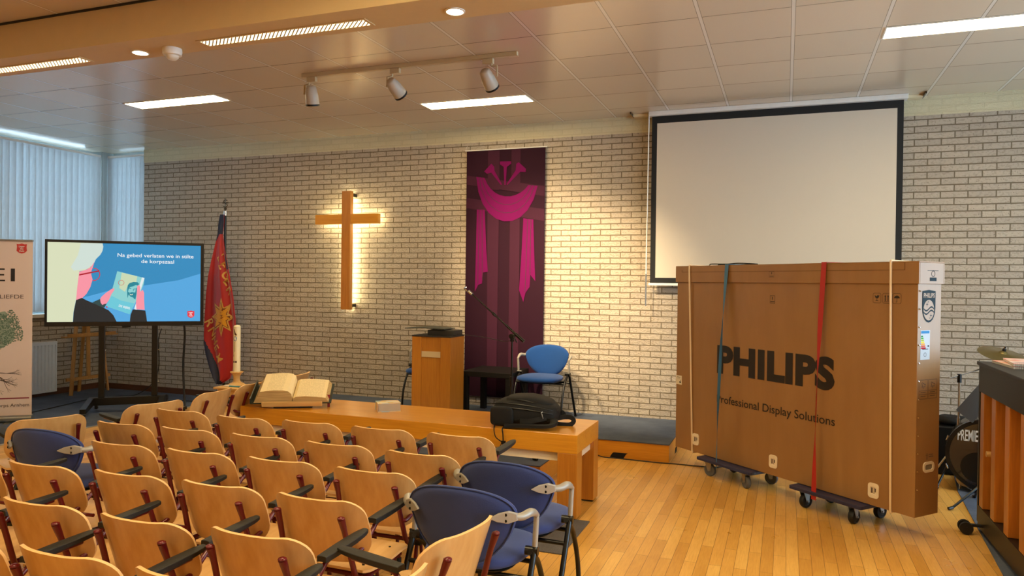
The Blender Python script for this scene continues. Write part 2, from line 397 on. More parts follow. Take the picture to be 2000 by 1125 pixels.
b = nb(); box(b, XL-0.2, XL+0.075, -0.075, 0.2, SILL, H); struct('trim_2', b, plain('grey_corner_post', '8f9a9a', 0.5), bevel=0.004)
# dropped soffit
SOFC = plain('cream_soffit', 'cdb588', 0.6, var=0.04)
b = nb(); box(b, XL, XR, -4.27, -3.94, 3.2, H)
struct('trim_3', b, SOFC)
b = nb(); box(b, XL, XR, -4.285, -4.27, H-0.012, H-0.0005); struct('trim_4', b, plain('shadow_gap', '1e1a15', 0.8))
# carpets
b = nb(); box(b, XL+0.02, -7.05, -6.0, -0.02, 0.0005, 0.006); tag(obj('carpet', b, CARPET), 'blue grey carpet covering the floor at the left under the display cart', 'carpet')
b = nb(); box(b, -7.05, -7.02, -6.0, -0.02, 0.0005, 0.009); tag(obj('edge_strip', b, plain('aluminium', 'c8ccd0', 0.3, 0.8)), 'pale aluminium strip edging the blue grey carpet at the left', 'floor strip')
b = nb(); prism(b, [(1.14, -3.2), (1.28, -1.26), (1.46, -0.0), (XR-0.02, -0.0), (XR-0.02, -3.2)], lambda a, c, d: Vector((a, c, d)), 0.0005, 0.006)
tag(obj('carpet', b, CARPET), 'dark grey carpet under the piano and drum kit at the right', 'carpet')
b = nb(); box(b, -2.35, -1.245, -3.77, -3.12, 0.0005, 0.008); tag(obj('floor_mat', b, MATM, bevel=0.003), 'dark grey mat on the floor by the right end of the altar bench', 'mat')
# stage platform
st = thing('stage', 'low carpeted stage with honey wood front along the brick wall', 'stage', (-3, -0.6, 0))
st.location = (0, 0, 0)
b = nb(); box(b, -5.75, -0.995, -1.235, -0.002, 0, 0.160); box(b, -4.2, -1.83, -2.44, -1.235, 0, 0.160); obj('base', b, CHERRY, st, bevel=0.002)
b = nb(); box(b, -5.755, -0.990, -1.25, -0.002, 0.160, 0.169); box(b, -4.205, -1.825, -2.455, -1.25, 0.160, 0.169); obj('deck', b, CARPET, st)
def slot(a0, a1, z1):
    n = 6; return [(a0, 0.002)]+[(a0+0.04*k/n, z1*math.sin(PI/2*k/n)) for k in range(1, n+1)]+[(a1-0.04*(n-k)/n, z1*math.sin(PI/2*k/n)) for k in range(n, -1, -1)]
DARKH = plain('dark_opening', '0c0a08', 0.9)
b = nb()
prism(b, slot(-1.54, -1.37, 0.05), lambda a, c, d: Vector((a, d, c)), -1.238, -1.2351)
prism(b, slot(-1.95, -1.78, 0.05), lambda a, c, d: Vector((d, a, c)), -1.8299, -1.827)
prism(b, slot(-0.85, -0.70, 0.05), lambda a, c, d: Vector((d, a, c)), -0.9949, -0.992)
obj('hand_hole', b, DARKH, st, label='dark hand slots at the foot of the panels')

# ------------------------------------------------------------------ blinds
def blind_mat():
    t = NT('blind_fabric'); d = t.add('ShaderNodeBsdfDiffuse'); tr = t.add('ShaderNodeBsdfTranslucent'); mx = t.add('ShaderNodeMixShader'); mx.inputs[0].default_value = 0.34
    co = t.obco(); f = t.noise(t.map(co, (1, 1, 0.2)), 60, 2); c = t.mix(f, lin('bfc6c9'), lin('d2d8da'))
    t.ln(c, d.inputs[0]); t.ln(c, tr.inputs[0]); t.ln(d.outputs[0], mx.inputs[1]); t.ln(tr.outputs[0], mx.inputs[2]); t.ln(mx.outputs[0], t.out.inputs[0]); return t.m
BLIND = blind_mat()
def blinds(label, pts, ang):
    r = thing('vertical_blind', label, 'blind')
    return r
rb = thing('vertical_blind', 'long row of pale vertical blind slats over the left wall window', 'blind', (XL+0.05, 0, 0))
b = nb(); box(b, -0.025, 0.025, YW, -0.09, 3.37, 3.40); obj('headrail', b, WHITE, rb)
k = 0; y = -0.125
while y > YW+0.05:
    b = nb(); w = 0.0475; a = math.radians(90-12+random.uniform(-3, 3))
    if k in (12, 13): a = math.radians(90-26)
    dx, dy = math.cos(a)*w, math.sin(a)*w
    top = 3.37; bot = SILL+0.03
    t1 = Vector((-math.sin(a), math.cos(a), 0))*0.0008
    sheet(b, lambda u, v: Vector((-dx+2*dx*u+0.004*math.sin(PI*u), -dy+2*dy*u, top+(bot-top)*v)), 4, 1, lambda u, v: t1)
    obj('slat', b, BLIND, rb, loc=(0, y, 0)); y -= 0.089; k += 1
rb = thing('vertical_blind', 'short vertical blind between the grey corner post and the brick wall', 'blind', (0, 0.03, 0))
b = nb(); box(b, XL+0.085, PX-0.01, -0.02, 0.02, 3.37, 3.40); obj('headrail', b, WHITE, rb)
x = XL+0.13
while x < PX-0.05:
    b = nb(); w = 0.0475; a = math.radians(12+random.uniform(-3, 3)); dx, dy = math.cos(a)*w, math.sin(a)*w; t1 = Vector((-math.sin(a), math.cos(a), 0))*0.0008
    sheet(b, lambda u, v: Vector((-dx+2*dx*u, -dy+2*dy*u, 3.37+(SILL+0.03-3.37)*v)), 3, 1, lambda u, v: t1)
    obj('slat', b, BLIND, rb, loc=(x, 0, 0)); x += 0.088

# ------------------------------------------------------------------ ceiling lights
LIT = emit('lamp_panel', (1.0, 0.78, 0.42), 17.5)
def panel(x0, x1, y0, y1, label):
    t = thing('ceiling_light', label, 'ceiling light', ((x0+x1)/2, (y0+y1)/2, H))
    w, d = (x1-x0)/2, (y1-y0)/2
    b = nb()
    for q in ((-w, w, -d, -d+0.012), (-w, w, d-0.012, d), (-w, -w+0.012, -d+0.012, d-0.012), (w-0.012, w, -d+0.012, d-0.012)): box(b, *q, -0.006, -0.0005)
    obj('frame', b, WHITE, t)
    b = nb(); box(b, -w+0.012, w-0.012, -d+0.012, d-0.012, -0.004, -0.0005); obj('diffuser', b, LIT, t)
panel(-6.57, -5.37, -2.19, -1.94, 'lit rectangular ceiling panel at the left above the display and flag')
panel(-3.58, -2.42, -1.235, -0.965, 'lit rectangular ceiling panel over the stage in front of the purple banner')
panel(0.61, 1.79, -2.19, -1.93, 'lit rectangular ceiling panel at the right near the projection screen')
for q, l in (((-6.57, -5.37, -6.99, -6.74), 'ceiling panel behind the soffit at the left rear'), ((-3.0, -1.8, -6.99, -6.74), 'ceiling panel over the rear seats'),
             ((1.8, 3.0, -6.99, -6.74), 'ceiling panel over the right rear'), ((0.0, 1.2, -5.79, -5.54), 'added ceiling panel, unseen, brightening the open floor in front of the carton'), ((-2.4, -1.2, -5.49, -5.24), 'added ceiling panel, unseen, brightening the beech chairs'), ((-3.0, -1.8, -9.99, -9.74), 'ceiling panel near the front wall'), ((1.8, 3.0, -9.99, -9.74), 'ceiling panel at the far right rear')):  # panels over open floor and beech chairs are added unseen to brighten them
    panel(*q, l)
# soffit strip lights with a perforated louvre
def louvre_mat():
    t = NT('lamp_louvre'); co = t.obco(); mp = t.map(co, (46, 46, 0), rot=(0, 0, PI/4)); v = t.add('ShaderNodeVectorMath', operation='FRACTION'); t.ln(mp, v.inputs[0])
    sx = t.add('ShaderNodeSeparateXYZ'); t.ln(v.outputs[0], sx.inputs[0])
    a = t.math('LESS_THAN', sx.outputs[0], 0.62); c = t.math('LESS_THAN', sx.outputs[1], 0.62); m = t.math('MULTIPLY', a, c)
    t.b.inputs['Base Color'].default_value = lin('b8a888'); t.b.inputs['Metallic'].default_value = 0.4; t.b.inputs['Emission Color'].default_value = (1.0, 0.74, 0.40, 1)
    t.ln(t.math('MULTIPLY', m, 2.4), t.b.inputs['Emission Strength']); return t.m
LOUV = louvre_mat()
def strip(x0, x1, label):
    t = thing('strip_light', label, 'ceiling light', ((x0+x1)/2, -4.07, 3.2)); w = (x1-x0)/2
    b = nb()
    for q in ((-w, w, -0.062, -0.046), (-w, w, 0.046, 0.062), (-w, -w+0.02, -0.046, 0.046), (w-0.02, w, -0.046, 0.046)): box(b, *q, -0.006, -0.0005)
    obj('frame', b, SOFC, t)
    b = nb(); box(b, -w+0.02, w-0.02, -0.046, 0.046, -0.004, -0.0005); obj('louvre', b, LOUV, t)
strip(-3.72, -2.42, 'recessed strip light with honeycomb louvre in the cream soffit, the longer seen')
strip(-6.1, -4.78, 'recessed strip light with honeycomb louvre at the left edge of the soffit')
def downlight(x, label):
    t = thing('downlight', label, 'ceiling light', (x, -4.06, 3.2))
    b = nb(); n = 28; P2 = lambda a, c, d: Vector((a, c, d))
    lathe(b, [(0.060, -0.0005), (0.060, -0.006), (0.050, -0.008), (0.050, -0.0005)], 28); obj('trim_ring', b, WHITE, t, smooth_=40)
    b = nb(); lathe(b, [(0.0, -0.005), (0.0495, -0.005), (0.0495, -0.001)], 28); obj('lens', b, emit('downlight_lens', (1.0, 0.80, 0.52), 7.0), t)
downlight(-4.28, 'round lit downlight in the soffit beside the white motion sensor')
downlight(-1.855, 'round lit downlight in the soffit right of the long strip light')
t = thing('motion_sensor', 'white domed motion sensor under the cream soffit', 'sensor', (-4.0, -4.05, 3.2))
b = nb(); lathe(b, [(0.062, -0.0005), (0.064, -0.02), (0.060, -0.045), (0.045, -0.05)], 28); obj('housing', b, WHITE, t, smooth_=35)
b = nb(); lathe(b, [(0.043, -0.05), (0.040, -0.062), (0.028, -0.075), (0.0, -0.08)], 28); obj('lens', b, plain('milky_lens', 'cfcac0', 0.3), t, smooth_=60, label='milky dome lens')

# ------------------------------------------------------------------ track lights
TY = -2.50
TRK = plain('track_cream', 'b9a988', 0.45)
tr = thing('light_track', 'cream ceiling track carrying three small spotlights', 'light track', (-3.0, TY, H))
b = nb(); box(b, -1.08, 0.96, -0.018, 0.018, -0.034, -0.001); obj('rail', b, TRK, tr, bevel=0.002)
b = nb(); box(b, 0.88, 0.965, -0.020, 0.020, -0.037, -0.0341); obj('end_feed', b, TRK, tr)
def spot(x, tilt, az, label, power, side=-1):
    t = thing('track_spotlight', label, 'spotlight', (x, TY, H-0.035), 0, 'spotlights on the ceiling track')
    b = nb(); box(b, -0.045, 0.045, -0.018, 0.018, -0.045, -0.001); obj('adapter', b, TRK, t, bevel=0.003)
    b = nb(); tube(b, [(0.03*side, 0, -0.045), (0.03*side, 0, -0.062), (0.075*side, 0, -0.064), (0.078*side, 0, -0.15)], 0.009, 8); obj('bracket', b, TRK, t, smooth_=50)
    d = Vector((math.sin(az)*math.sin(tilt), math.cos(az)*math.sin(tilt), -math.cos(tilt)))
    q = (-d).to_track_quat('Z', 'Y').to_matrix().to_4x4(); M = Matrix.Translation((0, 0, -0.16)) @ q
    b = nb(); lathe(b, [(0.0, 0.085), (0.030, 0.083), (0.043, 0.07), (0.056, 0.0), (0.060, -0.075), (0.056, -0.080), (0.050, -0.078)], 28, M); obj('lamp_head', b, plain('spot_white', 'b5ac9c', 0.4), t, smooth_=50)
    b = nb(); lathe(b, [(0.061, -0.076), (0.061, -0.092), (0.050, -0.092), (0.044, -0.078)], 28, M); obj('black_ring', b, BLACKP, t, smooth_=40)
    b = nb(); lathe(b, [(0.0, -0.079), (0.043, -0.079), (0.043, -0.0785)], 24, M); obj('bulb', b, emit('spot_bulb', (1, 0.86, 0.6), 5.0), t)
    ld = bpy.data.lights.new('spot', 'SPOT'); ld.energy = power; ld.color = (1, 0.78, 0.48); ld.spot_size = math.radians(56); ld.spot_blend = 0.9; ld.shadow_soft_size = 0.04
    lo = bpy.data.objects.new('spot_lamp', ld); COL.objects.link(lo); lo.parent = t
    lo.matrix_local = M @ Matrix.Translation((0, 0, -0.10))
spot(-3.98, 0.30, -0.3, 'left of the three spotlights, hanging straight down with its lamp showing', 45)
spot(-3.14, 0.98, 0.22, 'middle of the three spotlights, tilted to the wall', 230)
spot(-2.29, 0.90, 0.12, 'right of the three spotlights, nearest the lit panel', 175, 1)

# ------------------------------------------------------------------ cross
t = thing('wall_cross', 'back-lit honey wood cross on the brick wall', 'cross', (-5.155, 0, 0))
b = nb(); box(b, -0.062, 0.062, -0.165, -0.095, 1.26, 2.735); obj('upright', b, CHERRYZ, t, bevel=0.003)
b = nb(); box(b, -0.455, -0.0625, -0.162, -0.098, 2.325, 2.447); box(b, 0.0625, 0.455, -0.162, -0.098, 2.325, 2.447); obj('crossbar', b, CHERRY, t, bevel=0.003)
LED = emit('led_strip', (1.0, 0.90, 0.52), 12.0)
b = nb(); box(b, -0.022, 0.022, -0.094, -0.075, 1.30, 2.70); box(b, -0.42, -0.03, -0.094, -0.075, 2.366, 2.406); box(b, 0.03, 0.42, -0.094, -0.075, 2.366, 2.406); obj('light_strip', b, LED, t)
for z in (1.31, 2.69):
    b = nb(); box(b, 0.03, 0.055, -0.094, -0.001, z-0.02, z+0.02); obj('bracket', b, BLACKM, t)

# ------------------------------------------------------------------ purple banner
BK = plain('banner_plum', '250919', 0.8, var=0.06, scale=4, spec=0.15); BK2 = plain('banner_plum_light', '361426', 0.8, var=0.06, spec=0.15); BK3 = plain('banner_plum_dark', '220b15', 0.8); MAG = plain('banner_magenta', '600846', 0.85, var=0.1, scale=5, spec=0.12); MLN = plain('banner_line', '2e0f1f', 0.8)
t = thing('wall_banner', 'tall plum banner with magenta draped cloth and nails, hanging on brick', 'banner', (-3.575, -0.04, 0.28))
BW = 0.975; BH = 2.885
fy = lambda a, c, d: Vector((a*BW, -d-0.003*math.sin(a*9+c*2), (1-c)*BH))
b = nb(); sheet(b, lambda u, v: Vector((u*BW, 0-0.003*math.sin(u*9), v*BH)), 16, 4, lambda u, v: Vector((0, 0.004, 0))); obj('cloth', b, BK, t, smooth_=50)
def px2b(x, y):                                   # outline points measured on the banner, as fractions of its width and height
    return ((x-105)/482.0, (y-(88-28*(x-105)/482.0))/1560.0)
def bp(pts, d, mi, b, mp=px2b):
    face2d(b, [mp(*q) for q in pts], lambda a, c, dd: Vector((a*BW, -dd, (1-c)*BH)), d, mi)
b = nb()
bp([(240, 85), (312, 81), (312, 330), (240, 330)], 0.005, 0, b); bp([(385, 76), (440, 72), (440, 330), (385, 330)], 0.005, 0, b)
bp([(107, 243), (587, 300), (587, 362), (107, 300)], 0.0055, 0, b); bp([(107, 385), (587, 442), (587, 515), (107, 450)], 0.0055, 0, b)
bp([(240, 470), (312, 470), (308, 1625), (250, 1625)], 0.005, 0, b); bp([(380, 470), (440, 470), (440, 1625), (380, 1625)], 0.005, 0, b)
obj('stripes', b, BK2, t)
b = nb()
arc = []; 
def q2(p0, p1, p2, p3, n=10):
    return [tuple(((1-s)**3*p0[i]+3*(1-s)**2*s*p1[i]+3*(1-s)*s*s*p2[i]+s**3*p3[i]) for i in (0, 1)) for s in [k/n for k in range(n+1)]]
outer = q2((168, 250), (190, 600), (490, 620), (545, 300)); inner = q2((220, 255), (270, 400), (420, 400), (490, 296))
n = len(outer)
for i in range(n-1): bp([outer[i], outer[i+1], inner[i+1], inner[i]], 0.008, 0, b)
bp([(174, 458), (224, 458), (236, 700), (248, 848), (218, 855), (212, 925), (188, 935), (168, 980), (172, 700)], 0.008, 0, b)
bp([(462, 502), (522, 508), (530, 720), (538, 888), (508, 850), (505, 925), (480, 965), (468, 1022), (441, 950), (452, 760)], 0.008, 0, b)
bp([(315, 152), (383, 150), (384, 165), (358, 185), (352, 298), (344, 298), (338, 185), (316, 170)], 0.008, 0, b)
bp([(218, 215), (262, 165), (280, 185), (282, 210), (330, 295), (322, 298), (262, 222), (235, 230)], 0.008, 0, b)
bp([(415, 165), (430, 155), (474, 196), (472, 215), (440, 214), (362, 298), (358, 292), (412, 205)], 0.008, 0, b)
obj('draped_cloth_print', b, MAG, t)
b = nb()
def ln2(pts, w=3.0):
    for (x0, y0), (x1, y1) in zip(pts, pts[1:]):
        dx, dy = x1-x0, y1-y0; L = math.hypot(dx, dy); nx, ny = -dy/L*w/2, dx/L*w/2
        bp([(x0+nx, y0+ny), (x1+nx, y1+ny), (x1-nx, y1-ny), (x0-nx, y0-ny)], 0.0095, 0, b)
for f in (0.33, 0.66): ln2([(outer[i][0]*f+inner[i][0]*(1-f), outer[i][1]*f+inner[i][1]*(1-f)) for i in range(n)])
ln2([(190, 460), (186, 932)]); ln2([(208, 460), (214, 900)]); ln2([(488, 505), (478, 960)]); ln2([(508, 506), (506, 850)])
obj('fold_lines', b, MLN, t)
b = nb(); tube(b, [(-0.02, -0.001, BH+0.005), (BW+0.02, -0.001, BH+0.005)], 0.007, 8); tube(b, [(-0.02, 0, BH), (-0.01, 0.03, BH+0.07)], 0.0015, 5); tube(b, [(BW+0.02, 0, BH), (BW+0.01, 0.03, BH+0.07)], 0.0015, 5); obj('top_rod', b, WHITE, t)

# ------------------------------------------------------------------ projection screen
t = thing('projection_screen', 'large white projection screen with black border hanging from the ceiling', 'projection screen', (-1.38, -0.13, 0))
SW = 2.385; SZ0 = 1.635; SZ1 = 3.405
SCR = plain('screen_white', 'c6bba9', 0.85, var=0.015); SBK = plain('screen_black', '0d0d0d', 0.8)
b = nb(); box(b, 0, SW, 0.0, 0.002, SZ0, SZ1); obj('black_border', b, SBK, t)
b = nb(); box(b, 0.055, SW-0.055, -0.0015, -0.0002, SZ0+0.055, SZ1-0.075); obj('white_fabric', b, SCR, t)
b = nb(); box(b, -0.015, SW+0.015, -0.014, 0.016, SZ0-0.028, SZ0); obj('bottom_bar', b, WHITE, t, bevel=0.004)
b = nb(); box(b, -0.03, SW+0.03, -0.05, 0.06, 3.405, 3.4515); obj('casing', b, WHITE, t, bevel=0.004)
b = nb(); tube(b, [(-0.03, -0.02, 3.41), (-0.04, -0.02, 1.73)], 0.006, 8); tube(b, [(-0.04, -0.02, 1.73), (-0.04, -0.02, 1.39)], 0.008, 8, mi=1); obj('crank_rod', b, [WHITE, STEEL], t)
for i, (x, l) in enumerate(((-1.59, 'slanted bracket on the ceiling left of the projection screen'), (1.17, 'slanted bracket on the ceiling right of the projection screen'))):
    s = 1 if i == 0 else -1
    b = nb(); box(b, min(x, x+0.16*s), max(x, x+0.16*s), -0.10, -0.012, 3.425, 3.4515); box(b, min(x, x-0.012*s), max(x, x-0.012*s), -0.22, -0.012, 3.43, 3.4515, mi=1)
    tag(obj('ceiling_bracket', b, [CREAMP, BLACKM]), l, 'bracket', None)

# ------------------------------------------------------------------ lectern and things on the stage
ZP = 0.169
t = thing('lectern', 'honey wood lectern on the stage before the purple banner', 'lectern', (-3.482, -0.93, ZP))
hw = 0.2235
b = nb()
box(b, -hw, -hw+0.11, -0.17, -0.145, 0, 0.872); obj('front_stile', b, CHERRYZ, t, bevel=0.003)
b = nb(); box(b, hw-0.115, hw-0.0, -0.17, -0.145, 0, 0.872); obj('front_stile', b, CHERRYZ, t, bevel=0.003)
b = nb(); box(b, -hw+0.1101, hw-0.1151, -0.160, -0.145, 0, 0.872); obj('front_panel', b, CHERRYZ, t)
b = nb(); box(b, -hw, -hw+0.022, -0.1445, 0.17, 0, 0.872); obj('side_panel', b, CHERRYZ, t)
b = nb(); box(b, hw-0.022, hw, -0.1445, 0.17, 0, 0.872); obj('side_panel', b, CHERRYZ, t)
b = nb(); box(b, -hw+0.112, hw-0.117, -0.1665, -0.1601, 0.66, 0.72); obj('name_plate', b, plain('cream_plate', 'c9b083', 0.4), t, label='blank cream plate')
b = nb(); box(b, -hw-0.002, hw+0.002, -0.172, 0.172, 0.872, 0.886); obj('top', b, plain('dark_top', '2a2420', 0.5), t)
b = nb(); box(b, -0.10, 0.205, -0.10, 0.12, 0, 0.055); tag(obj('music_case', b, plain('charcoal_case', '2c2924', 0.6), loc=(-3.46, -0.93, ZP+0.887), bevel=0.004), 'low dark case lying on top of the lectern', 'case')
b = nb(); sheet(b, lambda u, v: Vector((-0.30+0.46*u, -0.12+0.28*v, 0.072+0.02*abs(u-0.5)*-1)), 6, 2, lambda u, v: Vector((0, 0, 0.008))); tag(obj('folder', b, plain('dark_green_folder', '2f3530', 0.5), loc=(-3.51, -0.95, ZP+0.887)), 'open dark folder lying across the case on the lectern', 'folder')
t = thing('side_table', 'low black side table standing in front of the purple banner', 'table', (-3.02, -0.42, ZP))
b = nb(); box(b, -0.285, 0.285, -0.285, 0.285, 0.43, 0.485); obj('tabletop', b, BLACKP, t, bevel=0.003)
for x in (-0.25, 0.25):
    for y in (-0.25, 0.25):
        b = nb(); box(b, x-0.03, x+0.03, y-0.03, y+0.03, 0, 0.429); obj('leg', b, BLACKP, t, bevel=0.002)
# mic stand on the front part of the stage
t = thing('microphone_stand', 'black boom microphone stand without microphone, before the purple banner', 'microphone stand', (-2.168, -2.2, ZP))
b = nb(); cyl(b, (0, 0, 0.06), (0, 0, 0.62), 0.011); cyl(b, (0, 0, 0.60), (0, 0, 0.96), 0.008); cyl(b, (0, 0, 0.58), (0, 0, 0.66), 0.015); obj('pole', b, BLACKM, t, smooth_=40)
p0 = Vector((0.085, 0, 0.975)); p1 = Vector((-0.37, 0, 1.345))
b = nb(); cyl(b, p0, p0.lerp(p1, 0.32), 0.010); cyl(b, p0.lerp(p1, 0.1), p1, 0.0065); cyl(b, p0+Vector((0.02, 0, -0.016)), p0.lerp(p1, 0.12), 0.014); cyl(b, p0.lerp(p1, 0.52), p0.lerp(p1, 0.58), 0.013); cyl(b, p0.lerp(p1, 0.53)+Vector((0, 0.025, 0)), p0.lerp(p1, 0.53)-Vector((0, 0.03, 0)), 0.006); obj('boom', b, BLACKM, t, smooth_=40)
b = nb(); cyl(b, (0, -0.03, 1.0), (0, 0.03, 1.0), 0.02); cyl(b, (0, 0, 0.955), (0, 0, 1.0), 0.017); tube(b, [(0.03, -0.02, 0.985), (0.05, -0.02, 0.95)], 0.006, 6); obj('clutch', b, BLACKP, t, smooth_=40)
b = nb(); cyl(b, p1, p1+Vector((-0.035, 0, 0.028)), 0.013); tube(b, smooth([p1+Vector((-0.03, 0, 0.02)), p1+Vector((-0.06, 0.02, 0.03)), p1+Vector((-0.075, 0, 0.05)), p1+Vector((-0.05, -0.02, 0.06))]), 0.006, 6); obj('mic_clip', b, CHROME, t, smooth_=40)
for a in (-0.35, 1.75, 3.8):
    b = nb(); cyl(b, (0, 0, 0.10), (math.cos(a)*0.26, math.sin(a)*0.26, 0.012), 0.009); cyl(b, (math.cos(a)*0.245, math.sin(a)*0.245, 0.014), (math.cos(a)*0.285, math.sin(a)*0.285, 0.013), 0.013, 10); obj('leg', b, BLACKM, t, smooth_=40)
b = nb(); tube(b, smooth([(-3.24, -0.98, 1.075), (-2.8, -1.4, 1.09), (-2.5, -1.8, 1.105), (-2.3, -2.05, 1.11), (-2.19, -2.18, 1.13)]), 0.003, 6); tag(obj('microphone_cable', b, BLACKR), 'thin dark cable slung from the lectern to the microphone stand', 'cable')

# ------------------------------------------------------------------ blue conference chairs
def oval(t_): 
    s = math.sin(t_); c = math.cos(t_)
    x = 0.245*math.copysign(abs(c)**0.86, c)
    z = 0.105*s if s > 0 else 0.235*(-(abs(s)**0.95))
    if s < 0: x *= 1-0.15*abs(s)
    return x, z
def make_blue(label, fab):
    r = thing('conference_chair', label, 'chair')
    # backrest cushion (local +y is forward)
    b = nb(); nt = 40; nr = 7
    def bpnt(t_, k, side):
        x, z = oval(t_); x *= k; z *= k
        y = -0.045+0.06*(x/0.245)**2 - 0.18*z
        th = 0.020*math.sqrt(max(0, 1-k**6))+0.004
        return Vector((x, y+side*th, 0.672+z))
    for side in (1, -1):
        c = b.verts.new(bpnt(0, 0, side)); prev = None
        for j in range(1, nr+1):
            k = (j/nr)**0.7; ring = [b.verts.new(bpnt(2*PI*i/nt, k, side)) for i in range(nt)]
            for i in range(nt):
                if prev is None: b.faces.new((c, ring[i], ring[(i+1) % nt]))
                else: b.faces.new((prev[i], ring[i], ring[(i+1) % nt], prev[(i+1) % nt]))
            prev = ring
        if side == 1: e1 = prev
        else:
            for i in range(nt): b.faces.new((e1[i], prev[i], prev[(i+1) % nt], e1[(i+1) % nt]))
    bk = obj('backrest', b, fab, r, smooth_=80)
    b = nb(); pts = [bpnt(2*PI*i/nt, 0.985, -1)+Vector((0, -0.002, 0)) for i in range(nt+1)]; tube(b, pts, 0.0035, 6); obj('seam', b, fab, bk, smooth_=60)
    # seat
    b = nb()
    def sfn(p):
        k = 1.0 if p.y > 0 else 1.0-0.10*abs(p.y); return Vector((p.x*k, p.y, p.z*(1.0)-0.25*max(0, p.y-0.6)**1.0))
    blob(b, (0, 0.215, 0.445), (0.235, 0.235, 0.034), 0.62, 40, 12, sfn); obj('seat', b, fab, r, smooth_=80)
    b = nb(); blob(b, (0, 0.215, 0.415), (0.20, 0.20, 0.014), 0.5, 24, 8); obj('seat_pan', b, BLACKP, r, smooth_=60)
    for s in (-1, 1):
        b = nb()
        P_ = lambda a, c, d: Vector((s*(0.194+0.066*a), -0.044+0.048*a-0.004 + d, 0.668+0.034*c))
        out = [(-0.55, 0.05), (-0.1, 0.55), (0.45, 0.75), (0.9, 0.4), (0.95, -0.45), (0.45, -0.75), (-0.1, -0.45)]
        prism(b, out, P_, -0.012, 0.004); cl = obj('arm_clamp', b, SILVER, r, bevel=0.003, label='grey clamp with two dark screws'); b = nb(); [cyl(b, P_(0.35, e, -0.0125), P_(0.35, e, -0.0145), 0.006, 10) for e in (0.36, -0.36)]; obj('screw', b, BLACKM, cl)
        b = nb(); pts = smooth([(s*0.222, -0.025, 0.668), (s*0.262, 0.015, 0.662), (s*0.284, 0.060, 0.668), (s*0.288, 0.105, 0.655), (s*0.286, 0.145, 0.632)], 6)
        tube(b, pts, [0.012+0.006*math.sin(PI*min(1, i/(len(pts)-1)*1.1)) for i in range(len(pts))], 10)
        tube(b, [(s*0.286, 0.142, 0.640), (s*0.285, 0.125, 0.50)], 0.0125, 10); obj('armrest', b, SILVER, r, smooth_=50)
        b = nb(); tube(b, [(s*0.285, 0.125, 0.502), (s*0.285, -0.14, 0.006)], 0.0135, 10); obj('rear_leg', b, BLACKM, r, smooth_=50)
        b = nb(); tube(b, smooth([(s*0.272, 0.10, 0.49), (s*0.27, 0.22, 0.40), (s*0.27, 0.315, 0.22), (s*0.272, 0.345, 0.006)], 6), 0.0125, 10); cyl(b, (s*0.245, 0.12, 0.487), (s*0.30, 0.125, 0.487), 0.02, 12); obj('front_leg', b, BLACKM, r, smooth_=50)
        b = nb(); cyl(b, (s*0.285, -0.139, 0.0), (s*0.285, -0.137, 0.018), 0.016, 10); cyl(b, (s*0.272, 0.345, 0.0), (s*0.272, 0.345, 0.018), 0.016, 10); obj('foot_cap', b, BLACKR, r)
    b = nb(); tube(b, [(-0.283, 0.065, 0.39), (0.283, 0.065, 0.39)], 0.011, 8); tube(b, [(-0.266, 0.24, 0.395), (0.266, 0.24, 0.395)], 0.011, 8); obj('cross_tube', b, BLACKM, r, smooth_=50)
    return r
bl = make_blue('slate blue conference chair behind the turned beech chair at the bottom edge', NAVYF)
bl.location = (-1.284, -5.15, 0); bl.rotation_euler = (0, 0, math.radians(0))
dup(bl, (-1.262, -4.69, 0), math.radians(-1), 'slate blue conference chair nearest the right end of the altar bench')
dup(bl, (-3.90, -5.02, 0), math.radians(6), 'slate blue conference chair at the far left among the beech chairs')
sc_ = make_blue('bright blue conference chair on the stage beside the purple banner', BLUEF)
sc_.location = (-2.44, -0.37, ZP); sc_.rotation_euler = (0, 0, math.radians(179))
dup(sc_, (-3.80, -0.30, ZP), math.radians(180), 'blue conference chair almost hidden behind the left side of the lectern')

